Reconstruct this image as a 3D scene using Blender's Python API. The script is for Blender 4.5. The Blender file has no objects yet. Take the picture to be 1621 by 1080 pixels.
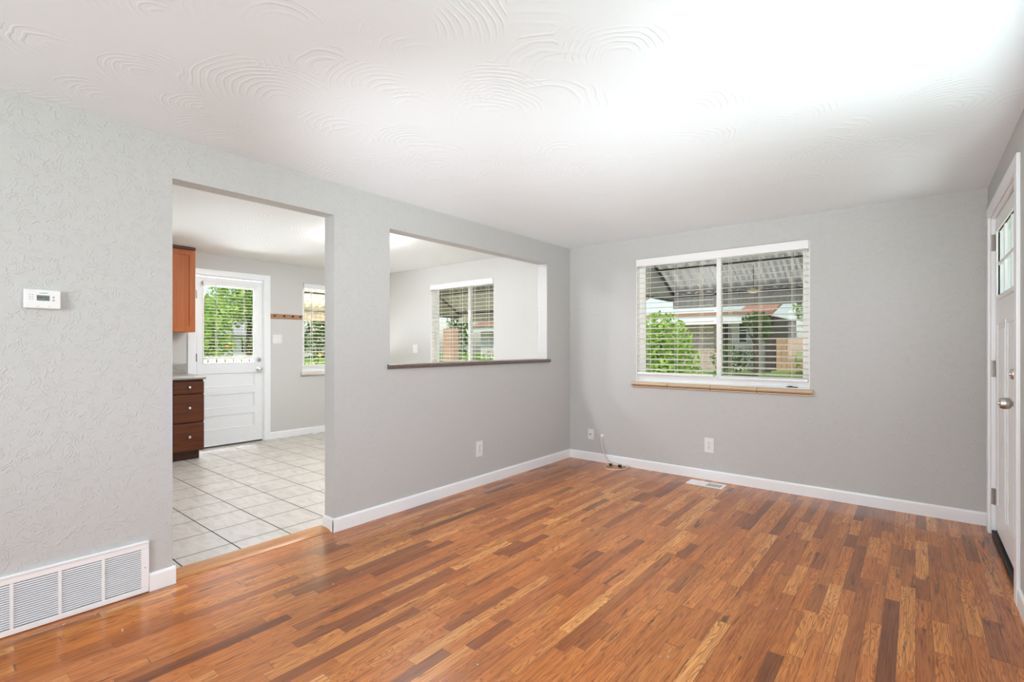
import bpy, bmesh, math, random
from mathutils import Vector, Matrix

# ------------------------------------------------------------------ camera, sky, sun, added fill lamps, exposure
SC = bpy.context.scene
COL = SC.collection
H = 2.44                       # living room ceiling
W = 3.55                       # right wall
K = -3.85                      # far kitchen wall
HK = 2.475                     # kitchen ceiling
cam_d = bpy.data.cameras.new('camera')
cam = bpy.data.objects.new('camera', cam_d)
COL.objects.link(cam)
cam.location = (3.148, -4.940, 1.2944)
cam.rotation_euler = (math.radians(90), 0, math.radians(39.183))
cam_d.sensor_width = 36
cam_d.lens = 784.58 / 1621 * 36
cam_d.shift_y = 8.88 / 1621
cam_d.clip_start = 0.02
SC.camera = cam

SC.view_settings.view_transform = 'Standard'
SC.view_settings.look = 'None'
SC.view_settings.gamma = 1
SC.view_settings.exposure = 0.15
SC.cycles.max_bounces = 10
SC.cycles.diffuse_bounces = 7
SC.cycles.transparent_max_bounces = 16
SC.cycles.sample_clamp_indirect = 6
SC.cycles.caustics_reflective = False
SC.cycles.caustics_refractive = False
SC.cycles.use_denoising = True

wd = bpy.data.worlds.new('sky')
SC.world = wd
wd.use_nodes = True
wn = wd.node_tree
wn.nodes.clear()
sk = wn.nodes.new('ShaderNodeTexSky')
sk.sky_type = 'NISHITA'
sk.sun_disc = False
sk.sun_elevation = math.radians(56)
sk.sun_rotation = math.radians(140)
sk.air_density = 1.0
sk.dust_density = 1.6
bg = wn.nodes.new('ShaderNodeBackground')
bg.inputs[1].default_value = 0.21
wo = wn.nodes.new('ShaderNodeOutputWorld')
wn.links.new(sk.outputs[0], bg.inputs[0])
wn.links.new(bg.outputs[0], wo.inputs[0])


def lamp(name, kind, loc, energy, color=(1, 1, 1), aim=None, size=None, size_y=None, label=None, cat='light'):
    d = bpy.data.lights.new(name, kind)
    d.energy = energy
    d.color = color
    o = bpy.data.objects.new(name, d)
    COL.objects.link(o)
    o.location = loc
    if aim:
        o.rotation_euler = Vector(aim).to_track_quat('-Z', 'Z').to_euler()
    if kind == 'AREA':
        d.shape = 'RECTANGLE'
        d.size = size
        d.size_y = size_y
    return o


sun = lamp('sun', 'SUN', (8, -8, 14), 4.6, (1.0, 0.955, 0.88), aim=(-0.33, 0.52, -0.95))
sun.data.angle = math.radians(0.6)
# added fill lamp for the assumed, unseen picture window of the right wall, beside the camera (outside the pane)
fill_window = lamp('assumed_window_fill', 'AREA', (W + 0.30, -3.03, 1.62), 102, (0.865, 0.94, 1.0), aim=(-1, 0, 0.0), size=2.75, size_y=1.35)
# added fill lamps outside the assumed picture window and front door, lifting the ceiling
fill_front = lamp('front_walk_fill', 'AREA', (W + 4.4, -3.4, -0.05), 215, (0.875, 0.945, 1.0), aim=(-0.35, 0, 0.9), size=8.0, size_y=5.0)
fill_door = lamp('front_step_fill', 'AREA', (W + 1.5, -0.8, -0.05), 42, (0.90, 0.955, 1.0), aim=(-0.6, 0, 0.8), size=1.6, size_y=1.6)
# added upward fill lamps at ground level outside the back, dining and west windows
fill_back = lamp('back_path_fill', 'AREA', (1.65, 1.75, -0.06), 30, (1.0, 0.985, 0.95), aim=(0, -0.7, 0.66), size=2.2, size_y=1.0)
fill_back.data.spread = math.radians(80)
fill_dining = lamp('dining_path_fill', 'AREA', (-1.80, 1.05, -0.08), 70, (1.0, 0.985, 0.95), aim=(0, -0.45, 0.85), size=1.6, size_y=1.0)
fill_west = lamp('west_path_fill', 'AREA', (K - 2.2, -2.2, -0.05), 2250, (0.92, 0.965, 1.0), aim=(0.35, 0, 0.9), size=3.0, size_y=3.0)
# added fill lamp outside the unseen sink window, brightening the kitchen
fill_sink = lamp('sink_path_fill', 'AREA', (K - 1.6, -4.4, -0.05), 600, (0.92, 0.965, 1.0), aim=(0.55, 0, 0.83), size=2.0, size_y=2.0)
# added fill lamp outside the invented rear window, out of view
fill_rear = lamp('rear_window_fill', 'AREA', (1.85, -7.50, 1.62), 112, (0.89, 0.95, 1.0), aim=(0, 1, 0.0), size=1.9, size_y=1.2)


# ------------------------------------------------------------------ node helpers and materials
class G:
    def __init__(s, name):
        s.m = bpy.data.materials.new(name)
        s.m.use_nodes = True
        s.t = s.m.node_tree
        s.t.nodes.clear()
        s.out = s.n('ShaderNodeOutputMaterial')

    def n(s, typ, **kw):
        nd = s.t.nodes.new(typ)
        for k, v in kw.items():
            setattr(nd, k, v)
        return nd

    def put(s, sock, v):
        if isinstance(v, bpy.types.NodeSocket):
            s.t.links.new(v, sock)
        elif v is not None:
            if isinstance(v, (tuple, list)) and sock.type == 'RGBA' and len(v) == 3:
                v = (*v, 1)
            sock.default_value = v

    def m_(s, op, a, b=None, c=None, clamp=False):
        nd = s.n('ShaderNodeMath', operation=op, use_clamp=clamp)
        s.put(nd.inputs[0], a)
        s.put(nd.inputs[1], b)
        s.put(nd.inputs[2], c)
        return nd.outputs[0]

    def pos(s):
        return s.n('ShaderNodeNewGeometry').outputs['Position']

    def obj(s):
        return s.n('ShaderNodeTexCoord').outputs['Object']

    def xyz(s, v):
        nd = s.n('ShaderNodeSeparateXYZ')
        s.put(nd.inputs[0], v)
        return nd.outputs

    def vec(s, x, y, z):
        nd = s.n('ShaderNodeCombineXYZ')
        for i, q in enumerate((x, y, z)):
            s.put(nd.inputs[i], q)
        return nd.outputs[0]

    def vscale(s, v, sc):
        nd = s.n('ShaderNodeVectorMath', operation='MULTIPLY')
        s.put(nd.inputs[0], v)
        s.put(nd.inputs[1], sc)
        return nd.outputs[0]

    def vadd(s, a, b):
        nd = s.n('ShaderNodeVectorMath', operation='ADD')
        s.put(nd.inputs[0], a)
        s.put(nd.inputs[1], b)
        return nd.outputs[0]

    def noise(s, v, scale, detail=3, rough=0.55, dist=0.0, col=False):
        nd = s.n('ShaderNodeTexNoise')
        s.put(nd.inputs['Vector'], v)
        nd.inputs['Scale'].default_value = scale
        nd.inputs['Detail'].default_value = detail
        nd.inputs['Roughness'].default_value = rough
        nd.inputs['Distortion'].default_value = dist
        return nd.outputs[1 if col else 0]

    def voro(s, v, scale, feature='F1', dim='3D'):
        nd = s.n('ShaderNodeTexVoronoi', feature=feature, voronoi_dimensions=dim)
        s.put(nd.inputs['Vector'], v)
        nd.inputs['Scale'].default_value = scale
        return nd

    def white(s, v, dim='2D'):
        nd = s.n('ShaderNodeTexWhiteNoise', noise_dimensions=dim)
        if dim == '1D':
            s.put(nd.inputs['W'], v)
        else:
            s.put(nd.inputs['Vector'], v)
        return nd.outputs

    def ramp(s, f, stops, interp='LINEAR'):
        nd = s.n('ShaderNodeValToRGB')
        cr = nd.color_ramp
        cr.interpolation = interp
        while len(cr.elements) < len(stops):
            cr.elements.new(0.5)
        for e, (p, c) in zip(cr.elements, stops):
            e.position = p
            e.color = (*c, 1) if len(c) == 3 else c
        s.put(nd.inputs[0], f)
        return nd.outputs[0]

    def mix(s, f, a, b, mode='MIX'):
        nd = s.n('ShaderNodeMix', data_type='RGBA', blend_type=mode)
        s.put(nd.inputs[0], f)
        s.put(nd.inputs[6], a)
        s.put(nd.inputs[7], b)
        return nd.outputs[2]

    def step(s, v, lo, hi):
        nd = s.n('ShaderNodeMapRange', interpolation_type='SMOOTHSTEP')
        s.put(nd.inputs[0], v)
        nd.inputs[1].default_value = lo
        nd.inputs[2].default_value = hi
        return nd.outputs[0]

    def bump(s, h, strength=0.3, dist=0.01):
        nd = s.n('ShaderNodeBump')
        nd.inputs['Strength'].default_value = strength
        nd.inputs['Distance'].default_value = dist
        s.put(nd.inputs['Height'], h)
        return nd.outputs[0]

    def bsdf(s, col, rough=0.5, metal=0.0, normal=None, spec=None, coat=None, trans=None, emit=None, es=0):
        b = s.n('ShaderNodeBsdfPrincipled')
        s.put(b.inputs['Base Color'], col)
        s.put(b.inputs['Roughness'], rough)
        s.put(b.inputs['Metallic'], metal)
        if normal is not None:
            s.put(b.inputs['Normal'], normal)
        if spec is not None:
            s.put(b.inputs['Specular IOR Level'], spec)
        if coat is not None:
            b.inputs['Coat Weight'].default_value = coat
            b.inputs['Coat Roughness'].default_value = 0.16
            b.inputs['Coat IOR'].default_value = 1.6
        if emit is not None:
            s.put(b.inputs['Emission Color'], emit)
            b.inputs['Emission Strength'].default_value = es
        s.t.links.new(b.outputs[0], s.out.inputs[0])
        return s.m


def plain(name, col, rough=0.5, metal=0.0, mottling=0.06, scale=20, spec=None, emit=None, es=0):
    g = G(name)
    n = g.noise(g.obj(), scale, 3)
    c = g.mix(g.m_('MULTIPLY', n, mottling * 2), col, tuple(q * 0.6 for q in col))
    return g.bsdf(c, rough, metal, spec=spec, emit=emit, es=es)


def rings(g, p, scale, freq, dist_amt, thin=0.55, fan=None):
    """raked arcs: concentric rings round the points of a Voronoi diagram, bent by noise"""
    q = g.vadd(p, g.vscale(g.noise(p, scale * 1.7, 2, col=True), (dist_amt, dist_amt, dist_amt)))
    v = g.voro(q, scale)
    d = v.outputs['Distance']
    w = g.m_('SINE', g.m_('MULTIPLY', d, freq))
    ridge = g.step(w, thin, 1.0)
    if fan:
        off = g.n('ShaderNodeVectorMath', operation='SUBTRACT')
        g.put(off.inputs[0], q)
        g.put(off.inputs[1], v.outputs['Position'])
        nm = g.n('ShaderNodeVectorMath', operation='NORMALIZE')
        g.put(nm.inputs[0], off.outputs[0])
        dt = g.n('ShaderNodeVectorMath', operation='DOT_PRODUCT')
        g.put(dt.inputs[0], nm.outputs[0])
        g.put(dt.inputs[1], fan)
        ridge = g.m_('MULTIPLY', ridge, g.step(dt.outputs['Value'], -0.25, 0.45))
    rnd = g.xyz(v.outputs['Color'])
    return ridge, rnd, d


def mat_wall(name, col, sc=5.2, strength=0.33):
    g = G(name)
    p = g.pos()
    r1, c1, d1 = rings(g, p, sc, 62, 0.10, 0.2)
    r2, c2, d2 = rings(g, g.vadd(p, (3.3, 7.1, 1.7)), sc * 1.6, 48, 0.08, 0.2)
    brk = g.step(g.noise(p, 24, 3), 0.50, 0.64)
    brk2 = g.step(g.noise(g.vadd(p, (9, 2, 4)), 22, 3), 0.46, 0.62)
    h = g.m_('MAXIMUM', g.m_('MULTIPLY', r1, brk), g.m_('MULTIPLY', r2, brk2))
    h = g.m_('ADD', h, g.m_('MULTIPLY', g.noise(p, 120, 3), 0.55))
    return g.bsdf(col, 0.6, normal=g.bump(h, strength, 0.0042), spec=0.3)


def mat_ceiling(name, col):
    g = G(name)
    p = g.pos()
    r1, c1, d1 = rings(g, p, 2.1, 112, 0.07, 0.1, (0.75, -0.65, 0))
    r2, c2, d2 = rings(g, g.vadd(p, (5.3, 2.1, 0.7)), 3.0, 80, 0.06, 0.1, (0.35, -0.93, 0))
    m1 = g.step(c1[0], 0.18, 0.30)
    m2 = g.step(c2[0], 0.30, 0.42)
    fade = g.step(g.noise(p, 3.2, 2), 0.32, 0.52)
    h = g.m_('MAXIMUM', g.m_('MULTIPLY', r1, m1), g.m_('MULTIPLY', r2, m2))
    h = g.m_('MULTIPLY', h, fade)
    h = g.m_('ADD', h, g.m_('MULTIPLY', g.noise(p, 90, 3), 0.22))
    return g.bsdf(col, 0.7, normal=g.bump(h, 0.36, 0.0032), spec=0.2)


def mat_oak():
    g = G('oak_strip_floor')
    x, y, z = g.xyz(g.pos())
    rw = 0.0605
    rx = g.m_('DIVIDE', x, rw)
    row = g.m_('FLOOR', rx)
    fx = g.m_('FRACT', rx)
    wr = g.white(row, '1D')
    r1, r2, r3 = g.xyz(wr[1])
    L = g.m_('ADD', g.m_('MULTIPLY', r1, 0.34), 0.36)
    yy = g.m_('ADD', g.m_('DIVIDE', y, L), g.m_('MULTIPLY', r2, 17.3))
    yy = g.m_('ADD', yy, g.m_('MULTIPLY', g.m_('SINE', g.m_('ADD', g.m_('MULTIPLY', yy, 2.3), g.m_('MULTIPLY', r3, 6.28))), 0.30))
    seg = g.m_('FLOOR', yy)
    fy = g.m_('FRACT', yy)
    idn = g.white(g.vec(row, seg, 0.0), '2D')
    v = idn[0]
    a, b, c = g.xyz(idn[1])
    base = g.ramp(v, [(0.0, (0.182, 0.055, 0.017)), (0.10, (0.290, 0.087, 0.022)), (0.24, (0.448, 0.140, 0.031)), (0.46, (0.574, 0.191, 0.041)),
                      (0.72, (0.642, 0.226, 0.051)), (0.90, (0.739, 0.298, 0.077)), (1.0, (0.835, 0.398, 0.126))])
    # reddish or yellowish board tint
    base = g.mix(g.m_('MULTIPLY', b, 0.40), base, g.mix(c, (0.45, 0.130, 0.034), (0.55, 0.240, 0.068)))
    off = g.vec(g.m_('MULTIPLY', a, 37.0), g.m_('MULTIPLY', b, 61.0), g.m_('MULTIPLY', c, 23.0))
    # long pores
    pc = g.vadd(g.vec(g.m_('MULTIPLY', x, 170.0), g.m_('MULTIPLY', y, 5.0), 0.0), off)
    pores = g.step(g.noise(pc, 1.0, 3, 0.6), 0.46, 0.62)
    # cathedral grain: level lines of a stretched noise field
    cc = g.vadd(g.vec(g.m_('MULTIPLY', x, 15.0), g.m_('MULTIPLY', y, 1.15), 0.0), off)
    field = g.noise(cc, 1.0, 2.0, 0.55, 0.35)
    lines = g.m_('ABSOLUTE', g.m_('SUBTRACT', g.m_('FRACT', g.m_('MULTIPLY', field, 24.0)), 0.5))
    lines = g.step(lines, 0.26, 0.02)
    lines = g.m_('MULTIPLY', lines, g.m_('ADD', g.m_('MULTIPLY', a, 0.62), 0.15))
    # mineral streaks and knots
    sc = g.vadd(g.vec(g.m_('MULTIPLY', x, 30.0), g.m_('MULTIPLY', y, 2.6), 0.0), off)
    streak = g.step(g.noise(sc, 1.0, 4, 0.62, 0.5), 0.585, 0.705)
    tone = g.noise(g.vadd(g.vec(g.m_('MULTIPLY', x, 22.0), g.m_('MULTIPLY', y, 1.6), 0.0), off), 1.0, 2)
    col = g.mix(g.m_('MULTIPLY', g.step(tone, 0.35, 0.7), 0.42), base, g.mix(1.0, base, (0.66, 0.56, 0.48), 'MULTIPLY'))
    col = g.mix(g.m_('MULTIPLY', pores, 0.62), col, g.mix(1.0, col, (0.52, 0.40, 0.32), 'MULTIPLY'))
    col = g.mix(lines, col, g.mix(1.0, col, (0.40, 0.29, 0.22), 'MULTIPLY'))
    col = g.mix(g.m_('MULTIPLY', streak, 0.80), col, (0.055, 0.024, 0.013))
    ex = g.m_('MINIMUM', fx, g.m_('SUBTRACT', 1.0, fx))
    ey = g.m_('MULTIPLY', g.m_('MULTIPLY', g.m_('MINIMUM', fy, g.m_('SUBTRACT', 1.0, fy)), L), 14.0)
    gap = g.step(g.m_('MINIMUM', ex, ey), 0.024, 0.008)
    col = g.mix(g.m_('MULTIPLY', gap, 0.55), col, (0.05, 0.024, 0.014))
    hgt = g.m_('SUBTRACT', g.m_('MULTIPLY', g.noise(g.vec(g.m_('MULTIPLY', x, 9.0), g.m_('MULTIPLY', y, 3.0), 0.0), 1.0, 2), 0.5), g.m_('ADD', gap, g.m_('MULTIPLY', pores, 0.15)))
    rough = g.m_('ADD', g.m_('MULTIPLY', g.noise(g.pos(), 6, 3), 0.10), 0.27)
    return g.bsdf(col, rough, normal=g.bump(hgt, 0.16, 0.0012), spec=0.25, coat=0.42)


def mat_tile():
    g = G('kitchen_tile')
    x, y, z = g.xyz(g.pos())
    P = 0.333
    tx = g.m_('DIVIDE', g.m_('ADD', x, 0.343), P)
    ty = g.m_('DIVIDE', g.m_('ADD', y, 2.922), P * 0.985)
    fx, fy = g.m_('FRACT', tx), g.m_('FRACT', ty)
    ex = g.m_('MINIMUM', fx, g.m_('SUBTRACT', 1.0, fx))
    ey = g.m_('MINIMUM', fy, g.m_('SUBTRACT', 1.0, fy))
    e = g.m_('MINIMUM', ex, ey)
    gap = g.step(e, 0.0150, 0.0085)
    idn = g.white(g.vec(g.m_('FLOOR', tx), g.m_('FLOOR', ty), 0.0), '2D')
    a, b, c = g.xyz(idn[1])
    off = g.vec(g.m_('MULTIPLY', a, 9.0), g.m_('MULTIPLY', b, 9.0), 0.0)
    p = g.vadd(g.vec(g.m_('MULTIPLY', x, 2.2), g.m_('MULTIPLY', y, 7.0), 0.0), off)
    n = g.noise(p, 2.2, 4, 0.6, 0.8)
    col = g.ramp(n, [(0.25, (0.475, 0.42, 0.365)), (0.5, (0.555, 0.51, 0.46)), (0.8, (0.615, 0.58, 0.54))])
    col = g.mix(g.m_('MULTIPLY', idn[0], 0.18), col, (0.44, 0.40, 0.365))
    col = g.mix(gap, col, (0.022, 0.019, 0.017))
    h = g.m_('SUBTRACT', g.m_('MULTIPLY', g.noise(g.pos(), 26, 4, 0.6), 0.8), g.m_('MULTIPLY', gap, 1.4))
    rough = g.m_('ADD', 0.27, g.m_('MULTIPLY', gap, 0.5))
    return g.bsdf(col, rough, normal=g.bump(h, 0.26, 0.0022), spec=g.m_('SUBTRACT', 0.6, g.m_('MULTIPLY', gap, 0.5)))


def mat_wood(name, dark, light, axis=2, rough=0.35, f=1.0):
    g = G(name)
    x, y, z = g.xyz(g.pos())
    s = [38 * f, 38 * f, 38 * f]
    s[axis] = 2.4 * f
    p = g.vec(g.m_('MULTIPLY', x, s[0]), g.m_('MULTIPLY', y, s[1]), g.m_('MULTIPLY', z, s[2]))
    n = g.noise(p, 1.0, 4, 0.6, 0.5)
    n2 = g.noise(g.pos(), 4, 2)
    c = g.mix(g.step(n, 0.3, 0.72), light, dark)
    c = g.mix(g.m_('MULTIPLY', n2, 0.35), c, dark)
    return g.bsdf(c, rough, normal=g.bump(n, 0.06, 0.002), spec=0.3)


def mat_laminate(name, cols, scale=260, rough=0.3):
    g = G(name)
    v = g.voro(g.pos(), scale)
    r = g.xyz(v.outputs['Color'])
    c = g.ramp(r[0], [(i / (len(cols) - 1), q) for i, q in enumerate(cols)], 'CONSTANT')
    c = g.mix(0.35, c, g.ramp(g.noise(g.pos(), 90, 3), [(0.3, cols[0]), (0.7, cols[-1])]))
    return g.bsdf(c, rough)


def mat_glass(name, tint=(0.97, 0.985, 0.98)):
    g = G(name)
    t = g.n('ShaderNodeBsdfTransparent')
    g.put(t.inputs[0], tint)
    gl = g.n('ShaderNodeBsdfGlossy')
    gl.inputs['Roughness'].default_value = 0.02
    lw = g.n('ShaderNodeFresnel')
    lw.inputs[0].default_value = 1.45
    mx = g.n('ShaderNodeMixShader')
    g.put(mx.inputs[0], g.m_('MULTIPLY', lw.outputs[0], 0.4))
    g.t.links.new(t.outputs[0], mx.inputs[1])
    g.t.links.new(gl.outputs[0], mx.inputs[2])
    g.t.links.new(mx.outputs[0], g.out.inputs[0])
    return g.m


def mat_screen(name):
    """fine insect mesh: mostly see-through, the rest dark wire"""
    g = G(name)
    x, y, z = g.xyz(g.pos())
    t = g.n('ShaderNodeBsdfTransparent')
    d = g.n('ShaderNodeBsdfDiffuse')
    g.put(d.inputs[0], (0.10, 0.10, 0.10))
    mx = g.n('ShaderNodeMixShader')
    u = g.m_('FRACT', g.m_('MULTIPLY', g.m_('ADD', x, y), 640.0))
    w = g.m_('FRACT', g.m_('MULTIPLY', z, 640.0))
    f = g.m_('MAXIMUM', g.m_('GREATER_THAN', u, 0.84), g.m_('GREATER_THAN', w, 0.84))
    g.put(mx.inputs[0], f)
    g.t.links.new(t.outputs[0], mx.inputs[1])
    g.t.links.new(d.outputs[0], mx.inputs[2])
    g.t.links.new(mx.outputs[0], g.out.inputs[0])
    return g.m


def mat_leaf(name, c1, c2):
    g = G(name)
    n = g.noise(g.pos(), 3.0, 3)
    n2 = g.white(g.vscale(g.pos(), (9, 9, 9)), '3D')[0]
    c = g.mix(g.step(n, 0.35, 0.65), c1, c2)
    d = g.n('ShaderNodeBsdfDiffuse')
    g.put(d.inputs[0], c)
    t = g.n('ShaderNodeBsdfTranslucent')
    g.put(t.inputs[0], g.mix(0.5, c, (0.50, 0.66, 0.17)))
    mx = g.n('ShaderNodeMixShader')
    mx.inputs[0].default_value = 0.42
    g.t.links.new(d.outputs[0], mx.inputs[1])
    g.t.links.new(t.outputs[0], mx.inputs[2])
    g.t.links.new(mx.outputs[0], g.out.inputs[0])
    return g.m


def mat_grass(name):
    g = G(name)
    n = g.noise(g.pos(), 0.8, 4)
    n2 = g.noise(g.pos(), 14, 3)
    c = g.ramp(n, [(0.3, (0.07, 0.14, 0.03)), (0.55, (0.16, 0.27, 0.06)), (0.75, (0.30, 0.40, 0.11))])
    c = g.mix(g.m_('MULTIPLY', n2, 0.6), c, (0.09, 0.15, 0.04))
    return g.bsdf(c, 0.9, spec=0.1)


def mat_brick(name, c1, c2, mortar, sx=(1, 0)):
    g = G(name)
    x, y, z = g.xyz(g.pos())
    b = g.n('ShaderNodeTexBrick')
    g.put(b.inputs['Vector'], g.vec(g.m_('ADD', x, y), z, 0.0))
    g.put(b.inputs['Color1'], c1)
    g.put(b.inputs['Color2'], c2)
    g.put(b.inputs['Mortar'], mortar)
    b.inputs['Scale'].default_value = 1.0
    b.inputs['Mortar Size'].default_value = 0.008
    b.inputs['Brick Width'].default_value = 0.22
    b.inputs['Row Height'].default_value = 0.075
    return g.bsdf(b.outputs[0], 0.85)


M = {}
M['wall'] = mat_wall('greige_wall_paint', (0.552, 0.555, 0.546), 6.0, 0.46)
M['kwall'] = mat_wall('kitchen_wall_paint', (0.61, 0.60, 0.58), 7, 0.15)
M['ceiling'] = mat_ceiling('swirled_ceiling_plaster', (0.845, 0.915, 0.965))
M['kceiling'] = mat_ceiling('kitchen_ceiling_plaster', (0.895, 0.895, 0.885))
M['oak'] = mat_oak()
M['tile'] = mat_tile()
M['white'] = plain('white_gloss_paint', (0.90, 0.92, 0.935), 0.32, mottling=0.03)
M['door'] = plain('white_door_paint', (0.88, 0.90, 0.915), 0.35, mottling=0.03)
M['vinyl'] = plain('white_vinyl', (0.88, 0.88, 0.88), 0.35, mottling=0.03)
M['slat'] = plain('cream_white_slat', (0.76, 0.72, 0.63), 0.4, mottling=0.04)
M['plastic'] = plain('white_plastic', (0.80, 0.80, 0.80), 0.35, mottling=0.02)
M['slot'] = plain('dark_slot', (0.03, 0.03, 0.03), 0.6)
M['black'] = plain('black_rubber', (0.012, 0.012, 0.012), 0.5)
M['grille'] = plain('white_grille_enamel', (0.90, 0.91, 0.925), 0.35, mottling=0.02)
M['duct'] = plain('dark_duct_interior', (0.018, 0.02, 0.022), 0.7)
M['steel'] = plain('brushed_nickel', (0.52, 0.49, 0.45), 0.3, 1.0)
M['dsteel'] = plain('hinge_metal', (0.36, 0.33, 0.30), 0.38, 1.0)
M['silver'] = plain('satin_silver', (0.70, 0.69, 0.67), 0.25, 1.0)
M['thresh'] = mat_wood('oak_threshold_wood', (0.36, 0.155, 0.058), (0.52, 0.25, 0.10), 1, 0.28)
M['cab'] = mat_wood('brown_cabinet_wood', (0.062, 0.014, 0.003), (0.115, 0.030, 0.007), 1, 0.55)
M['upcab'] = mat_wood('amber_cabinet_wood', (0.34, 0.085, 0.017), (0.43, 0.128, 0.030), 2, 0.5, 0.8)
M['dark_wood'] = mat_wood('dark_toe_kick_wood', (0.05, 0.022, 0.014), (0.085, 0.04, 0.026), 1, 0.5)
M['hookwood'] = mat_wood('hook_rail_wood', (0.34, 0.165, 0.085), (0.47, 0.25, 0.135), 1, 0.45)
M['lam'] = mat_laminate('speckled_laminate', [(0.06, 0.043, 0.036), (0.12, 0.088, 0.072), (0.19, 0.15, 0.125), (0.30, 0.255, 0.22)])
M['klam'] = mat_laminate('kitchen_laminate', [(0.20, 0.175, 0.155), (0.33, 0.30, 0.27), (0.45, 0.42, 0.385), (0.56, 0.53, 0.49)])
M['sill'] = plain('cream_sill_tile', (0.66, 0.49, 0.32), 0.3, mottling=0.25, scale=35)
M['ksill'] = plain('cream_white_sill', (0.72, 0.66, 0.58), 0.4, mottling=0.1)
M['glass'] = mat_glass('window_glass')
M['screen'] = mat_screen('insect_screen')
M['lcd'] = plain('grey_lcd', (0.16, 0.18, 0.17), 0.2)
M['ink'] = plain('dark_grey_ink', (0.02, 0.02, 0.022), 0.6)
M['pale_ink'] = plain('pale_grey_ink', (0.45, 0.45, 0.46), 0.6)
M['cord'] = plain('white_cord', (0.80, 0.76, 0.68), 0.45)
M['debris'] = plain('dusty_crumbs', (0.55, 0.52, 0.48), 0.9)
M['fill_lens_glass'] = plain('lit_fill_lens', (0.9, 0.9, 0.9), 0.4, emit=(0.94, 0.965, 1.0), es=40.0)  # glow of the added kitchen strip
M['fill_dome_glass'] = plain('lit_fill_dome', (0.9, 0.9, 0.9), 0.4, emit=(0.96, 0.975, 1.0), es=128.0)  # glow of the added kitchen dome
M['grass'] = mat_grass('lawn_grass')
M['leaf'] = mat_leaf('bright_leaf', (0.16, 0.30, 0.04), (0.40, 0.56, 0.11))
M['leaf_dark'] = mat_leaf('dark_leaf', (0.035, 0.085, 0.022), (0.11, 0.20, 0.05))
M['leaf_lime'] = mat_leaf('lime_leaf', (0.26, 0.40, 0.06), (0.52, 0.66, 0.17))
M['bark'] = plain('bark', (0.13, 0.095, 0.07), 0.9, mottling=0.4)
M['awning'] = plain('grey_awning_metal', (0.46, 0.45, 0.43), 0.45, mottling=0.1)
M['awning_olive'] = plain('olive_awning_metal', (0.34, 0.33, 0.22), 0.45, mottling=0.1)
M['awning_cream'] = plain('cream_awning_metal', (0.52, 0.43, 0.29), 0.45, mottling=0.08)
M['awning_dark'] = plain('dark_awning_frame', (0.05, 0.047, 0.043), 0.5)
M['brick_tan'] = mat_brick('tan_brick', (0.42, 0.30, 0.23), (0.34, 0.235, 0.18), (0.48, 0.44, 0.40))
M['brick_orange'] = mat_brick('orange_brick', (0.50, 0.25, 0.14), (0.42, 0.20, 0.11), (0.52, 0.45, 0.40))
M['siding'] = plain('pale_siding', (0.72, 0.68, 0.63), 0.6)
M['fascia'] = plain('white_fascia', (0.80, 0.80, 0.79), 0.5)
M['roof'] = plain('terracotta_brown_roof', (0.40, 0.20, 0.13), 0.85, mottling=0.3)
M['dark_recess'] = plain('dark_brown_boards', (0.07, 0.052, 0.042), 0.8)
M['darkglass'] = plain('dark_window_glass', (0.03, 0.035, 0.04), 0.1)
M['fence'] = mat_wood('cedar_fence_boards', (0.44, 0.27, 0.15), (0.60, 0.40, 0.25), 2, 0.8)
M['fence_pale'] = plain('pale_fence_boards', (0.36, 0.26, 0.17), 0.8, mottling=0.2)
M['concrete'] = plain('concrete', (0.46, 0.44, 0.41), 0.85, mottling=0.2, scale=6)
M['sign_red'] = plain('sign_red', (0.62, 0.035, 0.03), 0.4)
M['sign_white'] = plain('sign_white', (0.85, 0.85, 0.85), 0.4)
M['reflected_cream'] = plain('cream_reflected_dome', (0.80, 0.66, 0.40), 0.4)  # colour of the reflected ceiling light, modelled as a dome
M['flower'] = plain('orange_petals', (0.80, 0.26, 0.05), 0.7)
M['shingle'] = plain('grey_shingle', (0.30, 0.29, 0.29), 0.9, mottling=0.3)
M['shell'] = plain('outside_house_shell', (0.50, 0.40, 0.34), 0.9)


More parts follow.
